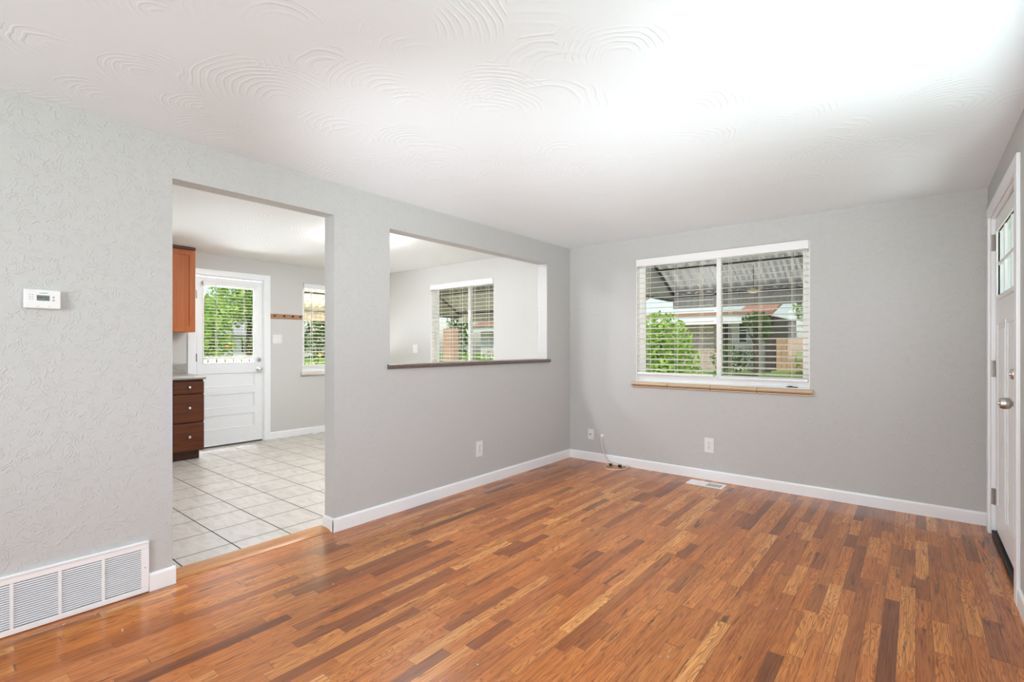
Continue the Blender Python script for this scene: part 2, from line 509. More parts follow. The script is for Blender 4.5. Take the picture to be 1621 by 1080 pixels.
# ------------------------------------------------------------------ mesh helpers
class MB:
    def __init__(s):
        s.b = bmesh.new()

    def quad(s, pts):
        return s.b.faces.new([s.b.verts.new(p) for p in pts])

    def box(s, x0, x1, y0, y1, z0, z1, bev=0.0, seg=2):
        x0, x1 = min(x0, x1), max(x0, x1)
        y0, y1 = min(y0, y1), max(y0, y1)
        z0, z1 = min(z0, z1), max(z0, z1)
        v = [s.b.verts.new(p) for p in ((x0, y0, z0), (x1, y0, z0), (x1, y1, z0), (x0, y1, z0), (x0, y0, z1), (x1, y0, z1), (x1, y1, z1), (x0, y1, z1))]
        f = [s.b.faces.new([v[i] for i in q]) for q in ((3, 2, 1, 0), (4, 5, 6, 7), (0, 1, 5, 4), (1, 2, 6, 5), (2, 3, 7, 6), (3, 0, 4, 7))]
        if bev > 0:
            bev = min(bev, (x1 - x0) * 0.45, (y1 - y0) * 0.45, (z1 - z0) * 0.45)
            es = list({e for q in f for e in q.edges})
            bmesh.ops.bevel(s.b, geom=es, offset=bev, segments=seg, affect='EDGES', profile=0.6)
        return s

    def prism(s, prof, axis, a, b):
        """profile of 2D points extruded along an axis: axis 0 -> (y,z), 1 -> (x,z), 2 -> (x,y)"""
        def P(q, t):
            return ((t, q[0], q[1]), (q[0], t, q[1]), (q[0], q[1], t))[axis]
        A = [s.b.verts.new(P(q, a)) for q in prof]
        B = [s.b.verts.new(P(q, b)) for q in prof]
        n = len(prof)
        for i in range(n):
            s.b.faces.new((A[i], A[(i + 1) % n], B[(i + 1) % n], B[i]))
        s.b.faces.new(A[::-1])
        s.b.faces.new(B)
        return s

    def lathe(s, prof, base, axis=(0, 0, 1), n=20):
        """profile (radius, height) turned round an axis from base"""
        ax = Vector(axis).normalized()
        t = Vector((0, 0, 1)) if abs(ax.z) < 0.9 else Vector((1, 0, 0))
        u = ax.cross(t).normalized()
        w = ax.cross(u)
        base = Vector(base)
        ringsv = []
        for r, h in prof:
            if r < 1e-6:
                ringsv.append([s.b.verts.new(base + ax * h)])
            else:
                ringsv.append([s.b.verts.new(base + ax * h + (u * math.cos(2 * math.pi * i / n) + w * math.sin(2 * math.pi * i / n)) * r) for i in range(n)])
        for A, B in zip(ringsv, ringsv[1:]):
            if len(A) == 1 and len(B) == 1:
                continue
            for i in range(n):
                j = (i + 1) % n
                if len(A) == 1:
                    s.b.faces.new((A[0], B[i], B[j]))
                elif len(B) == 1:
                    s.b.faces.new((A[i], A[j], B[0]))
                else:
                    s.b.faces.new((A[i], A[j], B[j], B[i]))
        for R_ in (ringsv[0], ringsv[-1]):
            if len(R_) > 1:
                s.b.faces.new(R_)
        return s

    def tube(s, pts, r, n=8, closed=False):
        pts = [Vector(p) for p in pts]
        m = len(pts)
        rs = []
        up = Vector((0, 0, 1))
        for i, p in enumerate(pts):
            if closed:
                d = pts[(i + 1) % m] - pts[i - 1]
            else:
                d = pts[min(i + 1, m - 1)] - pts[max(i - 1, 0)]
            d.normalize()
            u = d.cross(up)
            if u.length < 1e-3:
                u = d.cross(Vector((1, 0, 0)))
            u.normalize()
            w = u.cross(d).normalized()
            rr = r[i] if isinstance(r, (list, tuple)) else r
            rs.append([s.b.verts.new(p + (u * math.cos(2 * math.pi * k / n) + w * math.sin(2 * math.pi * k / n)) * rr) for k in range(n)])
        for i in range(m if closed else m - 1):
            A, B = rs[i], rs[(i + 1) % m]
            for k in range(n):
                s.b.faces.new((A[k], A[(k + 1) % n], B[(k + 1) % n], B[k]))
        if not closed:
            s.b.faces.new(rs[0][::-1])
            s.b.faces.new(rs[-1])
        return s

    def build(s, name, m, parent=None, smooth=False, recalc=True):
        o_ = Vector((0, 0, 0))
        if parent is not None:
            q = parent
            while q is not None:
                o_ += q.location
                q = q.parent
        bmesh.ops.translate(s.b, verts=s.b.verts, vec=-o_)
        if recalc:
            bmesh.ops.recalc_face_normals(s.b, faces=s.b.faces)
        me = bpy.data.meshes.new(name)
        s.b.to_mesh(me)
        s.b.free()
        if smooth:
            for p in me.polygons:
                p.use_smooth = True
        me.materials.append(M[m])
        o = bpy.data.objects.new(name, me)
        COL.objects.link(o)
        if parent is not None:
            o.parent = parent
        return o


def tag(o, label=None, cat=None, group=None, kind=None):
    if label:
        o['label'] = label
    if cat:
        o['category'] = cat
    if group:
        o['group'] = group
    if kind:
        o['kind'] = kind
    return o


def empty(name, loc, label, cat, group=None, kind=None):
    o = bpy.data.objects.new(name, None)
    COL.objects.link(o)
    o.location = loc
    o.empty_display_size = 0.1
    return tag(o, label, cat, group, kind)


def box(name, m, parent, *a, **k):
    return MB().box(*a, **k).build(name, m, parent)


def panel_wall(name, m, axis, c0, c1, u0, u1, z0, z1, holes, label, cat='wall'):
    """wall slab with rectangular openings; axis 0 -> plane x, u = y; axis 1 -> plane y, u = x"""
    us = sorted({u0, u1} | {h[0] for h in holes} | {h[1] for h in holes})
    zs = sorted({z0, z1} | {h[2] for h in holes} | {h[3] for h in holes})
    us = [u for u in us if u0 <= u <= u1]
    zs = [z for z in zs if z0 <= z <= z1]

    def solid(i, j):
        if i < 0 or j < 0 or i >= len(us) - 1 or j >= len(zs) - 1:
            return False
        u, z = (us[i] + us[i + 1]) / 2, (zs[j] + zs[j + 1]) / 2
        return not any(h[0] < u < h[1] and h[2] < z < h[3] for h in holes)

    def P(c, u, z):
        return (c, u, z) if axis == 0 else (u, c, z)
    b = MB()
    for i in range(len(us) - 1):
        for j in range(len(zs) - 1):
            if not solid(i, j):
                continue
            a, e, f, g_ = us[i], us[i + 1], zs[j], zs[j + 1]
            for c in (c0, c1):
                b.quad([P(c, a, f), P(c, e, f), P(c, e, g_), P(c, a, g_)])
            if not solid(i - 1, j):
                b.quad([P(c0, a, f), P(c1, a, f), P(c1, a, g_), P(c0, a, g_)])
            if not solid(i + 1, j):
                b.quad([P(c0, e, f), P(c1, e, f), P(c1, e, g_), P(c0, e, g_)])
            if not solid(i, j - 1):
                b.quad([P(c0, a, f), P(c1, a, f), P(c1, e, f), P(c0, e, f)])
            if not solid(i, j + 1):
                b.quad([P(c0, a, g_), P(c1, a, g_), P(c1, e, g_), P(c0, e, g_)])
    bmesh.ops.remove_doubles(b.b, verts=b.b.verts, dist=1e-5)
    return tag(b.build(name, m), label, cat, kind='structure')


# ------------------------------------------------------------------ room shell
YR = -7.2      # rear wall of the living room
KR = -6.2      # end wall of the kitchen
tag(box('floor', 'oak', None, -0.03, W + 0.02, YR, 0.02, -0.10, 0.0), 'glossy oak strip floor of the living room', 'floor', kind='structure')
tag(box('floor_kitchen', 'tile', None, K - 0.05, -0.165, KR, 0.02, -0.10, 0.0), 'beige square tile floor with dark grout in the kitchen', 'floor', kind='structure')
tag(box('ceiling', 'ceiling', None, -0.12, W + 0.12, YR - 0.12, 0.15, H, H + 0.25), 'white swirl textured living room ceiling', 'ceiling', kind='structure')
tag(box('ceiling_kitchen', 'kceiling', None, K - 0.15, -0.12, KR - 0.12, 0.15, HK, HK + 0.215), 'bright white kitchen ceiling', 'ceiling', kind='structure')

D1 = (-4.013, -3.043, -0.1, 2.215)       # doorway to the kitchen  (y0, y1, z0, z1)
PT = (-2.571, -0.470, 1.122, 2.207)      # pass-through
panel_wall('wall_left', 'wall', 0, -0.12, 0.0, YR, 0.0, -0.1, HK, [D1, PT], 'grey textured left wall with kitchen doorway and pass-through')
W1 = (0.831, 2.438, 0.925, 2.222)
W2 = (-2.433, -1.186, 0.925, 2.210)
panel_wall('wall_back', 'wall', 1, 0.0, 0.15, 0.0, W + 0.12, -0.1, HK, [W1], 'greige back wall with the wide window')
panel_wall('wall_kitchen_back', 'kwall', 1, 0.0, 0.15, K - 0.15, 0.0, -0.1, HK, [W2], 'pale kitchen wall seen through the pass-through')
W3 = (-1.233, -0.22, 0.925, 2.232)
D2 = (-2.635, -1.795, -0.1, 2.205)
W5 = (-5.05, -3.75, 1.15, 2.16)  # opening of the added sink window
panel_wall('wall_kitchen_far', 'kwall', 0, K - 0.15, K, KR, 0.0, -0.1, HK, [W3, D2, W5], 'pale far kitchen wall with the half-glass back door')
D3 = (-1.365, -0.182, -0.1, 2.185)
W4 = (-4.45, -1.62, 0.92, 2.26)  # opening of the assumed picture window, out of view
panel_wall('wall_right', 'wall', 0, W, W + 0.12, YR, 0.0, -0.1, HK, [D3, W4], 'greige right wall with the white front door')
W6 = (0.8, 2.9, 0.95, 2.2)  # opening of the added rear window
panel_wall('wall_rear', 'wall', 1, YR - 0.12, YR, -0.12, W + 0.12, -0.1, HK, [W6], 'greige rear wall behind the camera')
panel_wall('wall_kitchen_end', 'kwall', 1, KR - 0.12, KR, K - 0.15, -0.12, -0.1, HK, [], 'pale end wall of the kitchen')
tag(box('roof', 'shingle', None, K - 0.75, W + 1.6, YR - 1.6, 0.65, H + 0.27, H + 0.36), 'house roof above the rooms, wide eaves added to block the sun', 'roof', kind='structure')  # rear and right eaves widened to keep the sun out of the windows

# baseboards: rounded top, 13 mm thick
BH, BT = 0.095, 0.013


def bb_prof(sign, c):
    t = BT * sign
    return [(c, 0.0), (c + t, 0.0), (c + t, BH - 0.014), (c + t * 0.85, BH - 0.006), (c + t * 0.5, BH - 0.001), (c, BH)]


def baseboard(name, runs, label):
    b = MB()
    for axis, c, sign, a, e in runs:
        b.prism(bb_prof(sign, c), axis, a, e)
    return tag(b.build(name, 'white'), label, 'baseboard', kind='structure')


# axis 1 prism: profile (x,z) extruded along y ; axis 0 prism: profile (y,z) extruded along x
baseboard('baseboard_left', [(1, 0.0, 1, D1[1] - BT, 0.0), (0, D1[1], -1, -0.125, BT * 0.9)], 'white baseboard along the left wall, wrapping into the doorway')
baseboard('baseboard_doorway', [(1, 0.0, 1, -4.122, D1[0] + BT), (0, D1[0], 1, -0.125, BT * 0.9)], 'short white baseboard between the return grille and the doorway')
baseboard('baseboard_back', [(0, 0.0, -1, BT, W)], 'long white baseboard along the back wall')
baseboard('baseboard_right', [(1, W, -1, YR, -1.452)], 'white baseboard on the right wall beyond the front door')
baseboard('baseboard_rear', [(0, YR, 1, 0.0, W)], 'white baseboard along the rear wall')
baseboard('baseboard_kitchen_far', [(1, K, 1, -1.708, 0.0)], 'white baseboard on the far kitchen wall')
baseboard('baseboard_kitchen_back', [(0, 0.0, -1, K + BT, -0.12), (1, -0.12, -1, D1[1], 0.0)], 'white baseboard around the dining end of the kitchen')

# threshold: rounded oak reducer between wood and tile
b = MB()
b.prism([(-0.170, -0.02), (-0.170, 0.012), (-0.150, 0.017), (-0.075, 0.017), (-0.045, 0.013), (-0.025, 0.003), (-0.022, -0.02)], 1, D1[0] + BT, D1[1] - BT)
tag(b.build('trim_1', 'thresh', smooth=False), 'rounded oak threshold strip in the kitchen doorway', 'threshold', kind='structure')


# ------------------------------------------------------------------ windows and blinds
def frame_to_world(axis, c, sgn):
    """u along wall, w depth outwards, z"""
    if axis == 1:
        return lambda u, w, z: (u, c + sgn * w, z)
    return lambda u, w, z: (c + sgn * w, u, z)


def ubox(b, T, u0, u1, w0, w1, z0, z1, bev=0.0):
    p, q = T(u0, w0, z0), T(u1, w1, z1)
    b.box(p[0], q[0], p[1], q[1], p[2], q[2], bev)
    return b


def slider_window(name, axis, c, sgn, hole, split, label, screen_right=True, fixed=False, wdepth=0.075, base=0.0):
    T = frame_to_world(axis, c, sgn)
    u0, u1, z0, z1 = hole
    root = empty(name, T((u0 + u1) / 2, wdepth, z0), label, 'window', kind='structure')
    w0, w1 = wdepth, wdepth + 0.06
    ft = 0.042
    b = MB()
    ubox(b, T, u0, u1, w0, w1, z0, z0 + ft + base, 0.003)
    ubox(b, T, u0, u1, w0, w1, z1 - ft, z1, 0.003)
    ubox(b, T, u0, u0 + ft, w0, w1, z0 + ft + base, z1 - ft, 0.003)
    ubox(b, T, u1 - ft, u1, w0, w1, z0 + ft + base, z1 - ft, 0.003)
    b.build('window_frame', 'vinyl', root)
    b = MB()
    ubox(b, T, u0 + 0.0005, u0 + 0.007, 0.001, w0, z0 + 0.006, z1 - 0.0005)
    ubox(b, T, u1 - 0.007, u1 - 0.0005, 0.001, w0, z0 + 0.006, z1 - 0.0005)
    ubox(b, T, u0 + 0.0005, u1 - 0.0005, 0.001, w0, z0 + 0.0005, z0 + 0.006)
    b.build('jamb_liner', 'vinyl', root)
    zb, zt = z0 + ft + base, z1 - ft
    st = 0.026
    spans = [(u0 + ft, split + 0.022, w0 + 0.004, w0 + 0.028), (split - 0.022, u1 - ft, w0 + 0.030, w0 + 0.056)]
    if fixed:
        spans = [(u0 + ft, u1 - ft, w0 + 0.004, w0 + 0.028)]
    for i, (a, e, p, q) in enumerate(spans):
        s = MB()
        ubox(s, T, a, e, p, q, zb, zb + st)
        ubox(s, T, a, e, p, q, zt - st, zt)
        ubox(s, T, a, a + st + (0.018 if i == 1 else 0), p, q, zb + st, zt - st)
        ubox(s, T, e - st - (0.018 if i == 0 and not fixed else 0), e, p, q, zb + st, zt - st)
        so = s.build('sash', 'vinyl', root)
        g = MB()
        m = (p + q) / 2
        g.quad([T(a + st, m, zb + st), T(e - st, m, zb + st), T(e - st, m, zt - st), T(a + st, m, zt - st)])
        g.build('glass_pane', 'glass', so)
    if screen_right and not fixed:
        g = MB()
        a, e = spans[1][0], spans[1][1]
        g.quad([T(a, w1 + 0.004, zb), T(e, w1 + 0.004, zb), T(e, w1 + 0.004, zt), T(a, w1 + 0.004, zt)])
        g.build('insect_screen', 'screen', root)
    return root


win1 = slider_window('window_1', 1, 0.0, 1, W1, 1.658, 'white two-pane slider window in the back wall', base=0.02)
win2 = slider_window('window_2', 1, 0.0, 1, W2, -1.718, 'white slider window of the dining area, behind the pass-through', base=0.02)
win3 = slider_window('window_3', 0, K, -1, W3, -0.70, 'white window beside the coat hooks on the far kitchen wall', base=0.02)
win4 = slider_window('assumed_window_4', 0, W, 1, W4, -3.03, 'unseen white picture window assumed in the right wall near the camera', fixed=True)  # assumed window out of view, lets in the front fill lamps
win5 = slider_window('added_window_5', 0, K, -1, W5, -4.4, 'unseen white window added above the kitchen sink for light', fixed=True)  # unseen window put in as an opening for the sink fill lamp
win6 = slider_window('added_window_6', 1, YR, -1, W6, 1.85, 'unseen white window added in the rear wall for light', fixed=True)  # invented window, an opening for the rear fill lamp

# black latch lever lying at the foot of window_1
b = MB()
b.box(2.250, 2.340, 0.030, 0.046, 0.9255, 0.939, 0.004)
b.box(2.268, 2.300, 0.034, 0.044, 0.939, 0.944, 0.002)
tag(b.build('window_latch', 'black'), 'black latch lever lying at the foot of the back wall window', 'latch')


def blind(name, axis, c, sgn, u0, u1, halves, ztop, zbots, label, cords, wand=None, pitch=0.0535, val_front=-0.024, tilt=10):
    """horizontal slat blind(s) under one valance, hung inside the recess"""
    T = frame_to_world(axis, c, sgn)
    root = empty(name, T((u0 + u1) / 2, 0.0, min(zbots)), label, 'blind')
    b = MB()
    vb = ztop - 0.080
    ubox(b, T, u0, u1, val_front, val_front + 0.010, vb, ztop - 0.006, 0.002)
    ubox(b, T, u0, u0 + 0.008, val_front + 0.010, 0.045, vb, ztop - 0.006)
    ubox(b, T, u1 - 0.008, u1, val_front + 0.010, 0.045, vb, ztop - 0.006)
    ubox(b, T, u0, u1, val_front - 0.004, val_front, ztop - 0.020, ztop - 0.006, 0.002)
    b.build('valance', 'vinyl', root)
    wc = 0.025
    for (a, e), zb in zip(halves, zbots):
        b = MB()
        ubox(b, T, a, e, -0.002, 0.050, ztop - 0.058, ztop - 0.012, 0.002)
        b.build('headrail', 'vinyl', root)
        s = MB()
        z = ztop - 0.095
        n = int((z - zb - 0.05) / pitch) + 1
        step = (z - zb - 0.056) / (n - 1)
        ca, sa = math.cos(math.radians(tilt)), math.sin(math.radians(tilt))
        for i in range(n):
            zz = z - i * step
            prof = []
            m = 4
            top, bot = [], []
            for k in range(m + 1):
                t = -1 + 2 * k / m
                w = t * 0.0255
                crown = 0.0022 * (1 - t * t)
                top.append((w, crown + 0.0019))
                bot.append((w, crown - 0.0019))
            prof = top + bot[::-1]
            prof = [(wc + p * ca + q * sa, zz + p * sa + q * ca) for p, q in prof]
            A = [s.b.verts.new(T(a, p, q)) for p, q in prof]
            B = [s.b.verts.new(T(e, p, q)) for p, q in prof]
            L_ = len(prof)
            for k in range(L_):
                s.b.faces.new((A[k], A[(k + 1) % L_], B[(k + 1) % L_], B[k]))
            s.b.faces.new(A[::-1])
            s.b.faces.new(B)
        s.build('slats', 'slat', root)
        b = MB()
        ubox(b, T, a, e, wc - 0.026, wc + 0.026, zb, zb + 0.024, 0.005)
        b.build('bottom_rail', 'vinyl', root)
    b = MB()
    for u, half in cords:
        zb = zbots[half]
        for w in (wc - 0.0275, wc + 0.0275):
            ubox(b, T, u - 0.0012, u + 0.0012, w - 0.001, w + 0.001, zb + 0.012, ztop - 0.05)
        ubox(b, T, u + 0.018, u + 0.0195, wc - 0.001, wc + 0.001, zb + 0.012, ztop - 0.05)
    b.build('ladder_cord', 'cord', root)
    if wand:
        b = MB()
        u, zt, zb = wand
        b.tube([T(u, -0.012, zt), T(u, -0.012, zb)], 0.0045, 8)
        b.build('tilt_wand', 'pale_ink' if axis == 0 else 'cord', root)
    return root


blind('window_blind', 1, 0.0, 1, W1[0] + 0.012, W1[1] - 0.008, [(0.846, 1.628), (1.690, 2.424)], 2.222, [1.000, 0.986],
      'wide white slat blind in the back wall window, slats open', [(0.965, 0), (1.255, 0), (1.505, 0), (1.775, 1), (2.035, 1), (2.300, 1)])
blind('window_blind', 1, 0.0, 1, W2[0] + 0.012, W2[1] - 0.008, [(-2.418, -1.740), (-1.690, -1.198)], 2.210, [0.99, 0.99],
      'white slat blind in the dining window seen through the pass-through', [(-2.25, 0), (-2.02, 0), (-1.82, 0), (-1.58, 1), (-1.32, 1)])
blind('window_blind', 0, K, -1, W3[0] + 0.012, W3[1] - 0.008, [(-1.218, -0.235)], 2.232, [1.000],
      'white slat blind with a tilt wand in the window beside the coat hooks', [(-1.08, 0), (-0.70, 0), (-0.36, 0)], wand=(-1.105, 2.15, 1.42))

# cream tile sill of the back wall window: four tiles
sl = empty('window_sill', (1.63, -0.01, 0.865), 'cream tile sill of four tiles under the back wall window', 'window sill')
edges = [0.788, 1.183, 1.607, 2.022, 2.466]
for i in range(4):
    b = MB()
    prof = [(0.0, 0.866), (-0.012, 0.866), (-0.019, 0.870), (-0.020, 0.884), (-0.026, 0.889), (-0.033, 0.893), (-0.036, 0.902), (-0.033, 0.913), (-0.024, 0.920), (-0.006, 0.924), (0.0, 0.9245)]
    b.prism(prof, 0, edges[i] + 0.0025, edges[i + 1] - 0.0025)
    b.build('sill_tile', 'sill', sl)
b = MB()
b.prism([(0.0, 0.868), (-0.017, 0.869), (-0.022, 0.889), (-0.029, 0.902), (-0.022, 0.915), (0.0, 0.921)], 0, 0.80, 2.455)
b.build('grout', 'dark_wood', sl)
b = MB()
b.prism([(K, 0.868), (K + 0.030, 0.868), (K + 0.040, 0.876), (K + 0.044, 0.895), (K + 0.040, 0.912), (K + 0.030, 0.9245), (K, 0.9245)], 1, -1.268, -0.18)
tag(b.build('window_sill', 'ksill'), 'pale sill shelf under the window beside the coat hooks', 'window sill')

# ------------------------------------------------------------------ pass-through ledge
b = MB()
prof = [(-0.165, 1.122), (0.018, 1.122), (0.028, 1.127), (0.032, 1.140), (0.028, 1.153), (0.018, 1.158), (-0.155, 1.158), (-0.165, 1.150)]
b.prism(prof, 1, PT[0] + 0.0015, PT[1] - 0.0015)
b.prism([(0.001, 1.122), (0.018, 1.122), (0.028, 1.127), (0.032, 1.140), (0.028, 1.153), (0.018, 1.158), (0.001, 1.158)], 1, PT[1] - 0.0015, -0.434)
b.prism([(0.001, 1.122), (0.018, 1.122), (0.028, 1.127), (0.032, 1.140), (0.028, 1.153), (0.018, 1.158), (0.001, 1.158)], 1, -2.594, PT[0] + 0.0015)
bmesh.ops.remove_doubles(b.b, verts=b.b.verts, dist=1e-5)
tag(b.build('ledge', 'lam'), 'brown speckled laminate ledge along the pass-through sill', 'ledge')

# ------------------------------------------------------------------ thermostat
th = empty('thermostat', (0.0, -4.535, 1.47), 'white wall thermostat with a small grey screen', 'thermostat')
b = MB()
b.box(0.0, 0.026, -4.598, -4.472, 1.470, 1.557, 0.006, 3)
b.build('body', 'plastic', th)
so = box('screen', 'lcd', th, 0.0255, 0.0268, -4.556, -4.512, 1.506, 1.531)
b = MB()
for i, yy in enumerate((-4.578, -4.569)):
    for z in (1.512, 1.522, 1.532):
        b.box(0.0255, 0.0266, yy - 0.003, yy + 0.003, z - 0.002, z + 0.0012, 0.0004, 1)
b.build('program_buttons', 'pale_ink', th)
b = MB()
for z in (1.510, 1.524):
    b.lathe([(0.0048, 0), (0.0048, 0.0012), (0.003, 0.0016), (0.003, 0.0010)], (0.0255, -4.4985, z), (1, 0, 0), 16)
b.build('set_buttons', 'pale_ink', th)
box('print_mark', 'pale_ink', th, 0.0255, 0.0266, -4.556, -4.544, 1.4795, 1.4810)
box('print_mark', 'pale_ink', th, 0.0255, 0.0266, -4.516, -4.510, 1.4795, 1.4810)


def text(name, s, size, loc, m, parent, rot=(math.pi / 2, 0, math.pi / 2)):
    c = bpy.data.curves.new(name, 'FONT')
    c.body = s
    c.size = size
    c.extrude = 0.0002
    c.align_x = 'CENTER'
    c.align_y = 'CENTER'
    c.materials.append(M[m])
    t = bpy.data.objects.new(name, c)
    COL.objects.link(t)
    dg = bpy.context.evaluated_depsgraph_get()
    me = bpy.data.meshes.new_from_object(t.evaluated_get(dg))
    bpy.data.objects.remove(t)
    bpy.data.curves.remove(c)
    o = bpy.data.objects.new(name, me)
    COL.objects.link(o)
    o.rotation_euler = rot
    q, off = parent, Vector()
    while q is not None:
        off += q.location
        q = q.parent
    o.location = Vector(loc) - off
    o.parent = parent
    return o


text('brand_lettering', 'Honeywell', 0.0062, (0.0263, -4.533, 1.5415), 'ink', th)
text('time_digits', '8:48', 0.0105, (0.0270, -4.545, 1.5200), 'ink', so)
text('temperature_digits', '77', 0.0160, (0.0270, -4.523, 1.5170), 'ink', so)

# ------------------------------------------------------------------ return air grille
rg = empty('return_air_grille', (0.0, -4.62, 0.0), 'long white louvred return air grille low on the left wall', 'vent')
gy0, gy1, gz0, gz1 = -5.165, -4.124, 0.004, 0.271
pw, bw = 0.150, 0.0115
ys = [-4.157]
b = MB()
b.box(0.0, 0.014, gy0, gy1, 0.232, gz1, 0.003)
b.box(0.0, 0.014, gy0, gy1, gz0, 0.030, 0.003)
b.box(0.0, 0.014, -4.157, gy1, 0.030, 0.232, 0.0)
bays = []
y = -4.157
for i in range(6):
    bays.append((y - pw, y))
    y -= pw
    b.box(0.0, 0.014, y - (bw if i < 5 else 0.033), y, 0.030, 0.232)
    y -= bw
b.prism([(0.0, gz1), (0.020, gz1 - 0.002), (0.020, gz1 - 0.007), (0.010, gz1 - 0.012)], 1, gy0, gy1)
b.build('frame', 'grille', rg)
for a, e in bays:
    s = MB()
    n = 19
    for i in range(n):
        z = 0.036 + i * (0.232 - 0.036) / n
        s.prism([(0.0055, z + 0.0036), (0.0128, z), (0.0134, z + 0.0022), (0.006, z + 0.0058)], 1, a, e)
    s.build('louvres', 'grille', rg)
b = MB()
b.quad([(0.001, bays[-1][0], 0.030), (0.001, bays[0][1], 0.030), (0.001, bays[0][1], 0.232), (0.001, bays[-1][0], 0.232)])
b.build('backing', 'duct', rg)
for yy in (-4.140, -5.150):
    b = MB()
    b.lathe([(0.0035, 0), (0.0035, 0.001), (0.002, 0.0018), (0, 0.0018)], (0.014, yy, 0.135), (1, 0, 0), 10)
    b.build('screw', 'pale_ink', rg)


# ------------------------------------------------------------------ outlets and plates
def wall_map(axis, c, sgn, u, z):
    """local (a right, h up, d out of wall) to world"""
    if axis == 1:
        return lambda a, h, d: (u + a, c + sgn * d, z + h)
    return lambda a, h, d: (c + sgn * d, u + a, z + h)


def mbox(b, T, a0, a1, h0, h1, d0, d1, bev=0.0):
    p, q = T(a0, h0, d0), T(a1, h1, d1)
    b.box(p[0], q[0], p[1], q[1], p[2], q[2], bev)
    return b


def duplex(axis, c, sgn, u, z, w, h, label):
    T = wall_map(axis, c, sgn, u, z)
    root = empty('power_outlet', T(0, 0, 0), label, 'outlet')
    b = MB()
    mbox(b, T, -w / 2, w / 2, -h / 2, h / 2, 0, 0.007, 0.003)
    b.build('wall_plate', 'plastic', root)
    nrm = Vector(T(0, 0, 1)) - Vector(T(0, 0, 0))
    for s in (-1, 1):
        b = MB()
        hh = s * h * 0.155
        b.lathe([(0.0185, 0), (0.0185, 0.0020), (0.017, 0.0026), (0, 0.0026)], T(0, hh, 0.0066), nrm, 20)
        so = b.build('socket', 'plastic', root)
        b = MB()
        mbox(b, T, -0.0095, -0.0060, hh - 0.001, hh + 0.0105, 0.0090, 0.0096)
        mbox(b, T, 0.0060, 0.0095, hh - 0.001, hh + 0.0085, 0.0090, 0.0096)
        mbox(b, T, -0.0030, 0.0030, hh - 0.0125, hh - 0.0065, 0.0090, 0.0096)
        b.build('slots', 'slot', so)
    b = MB()
    b.lathe([(0.003, 0), (0.003, 0.0012), (0, 0.0012)], T(0, 0, 0.0066), nrm, 10)
    b.build('screw', 'silver', root)
    return root


duplex(0, 0.0, 1, -1.562, 0.345, 0.084, 0.142, 'white power outlet on the left wall below the pass-through')
duplex(1, 0.0, -1, 1.592, 0.337, 0.088, 0.142, 'white power outlet on the back wall below the window')

T = wall_map(1, 0.0, -1, 0.281, 0.298)
cp = empty('cable_wall_plate', T(0, 0, 0), 'small white cable jack plate near the room corner', 'wall plate')
b = MB()
mbox(b, T, -0.037, 0.037, -0.058, 0.058, 0, 0.006, 0.003)
b.build('wall_plate', 'plastic', cp)
b = MB()
b.lathe([(0.0065, 0), (0.0065, 0.003), (0.005, 0.003), (0.005, 0.009), (0, 0.009)], T(-0.003, 0.0, 0.006), (0, -1, 0), 12)
b.build('coax_jack', 'slot', cp)

# loose white cable out of a grommet, coiled on the floor
cb = empty('coax_cable', (0.60, -0.12, 0.0), 'white cable hanging from a wall grommet and coiled on the floor', 'cable')
b = MB()
b.lathe([(0.021, 0), (0.021, 0.003), (0.017, 0.007), (0.008, 0.009), (0, 0.009)], (0.424, 0.0, 0.296), (0, -1, 0), 20)
b.build('grommet', 'plastic', cb)


def smooth_path(pts, n=8, closed=False):
    P = [Vector(p) for p in pts]
    out = []
    m = len(P)
    for i in range(m if closed else m - 1):
        def q(k):
            return P[k % m] if closed else P[max(0, min(m - 1, k))]
        a, b_, c, d = q(i - 1), q(i), q(i + 1), q(i + 2)
        for k in range(n):
            t = k / n
            out.append(0.5 * ((2 * b_) + (c - a) * t + (2 * a - 5 * b_ + 4 * c - d) * t * t + (3 * b_ - a - 3 * c + d) * t ** 3))
    if not closed:
        out.append(P[-1])
    return out


path = [(0.424, -0.008, 0.296), (0.424, -0.020, 0.270), (0.436, -0.022, 0.190), (0.470, -0.028, 0.100), (0.520, -0.040, 0.045),
        (0.600, -0.036, 0.030), (0.690, -0.040, 0.022), (0.755, -0.060, 0.012), (0.775, -0.120, 0.006), (0.750, -0.200, 0.005),
        (0.690, -0.255, 0.005), (0.620, -0.255, 0.005), (0.562, -0.205, 0.005), (0.545, -0.140, 0.005), (0.565, -0.085, 0.006),
        (0.610, -0.070, 0.014), (0.660, -0.085, 0.016), (0.710, -0.075, 0.020), (0.760, -0.050, 0.028), (0.800, -0.055, 0.020)]
b = MB()
b.tube(smooth_path(path, 8), 0.0042, 8)
b.build('cable', 'cord', cb, smooth=True)
b = MB()
b.box(0.556, 0.588, -0.094, -0.070, 0.001, 0.022, 0.004)
b.build('cable_tie', 'black', cb)
b = MB()
b.box(0.668, 0.700, -0.100, -0.068, 0.001, 0.026, 0.004)
b.build('cable_tie', 'black', cb)


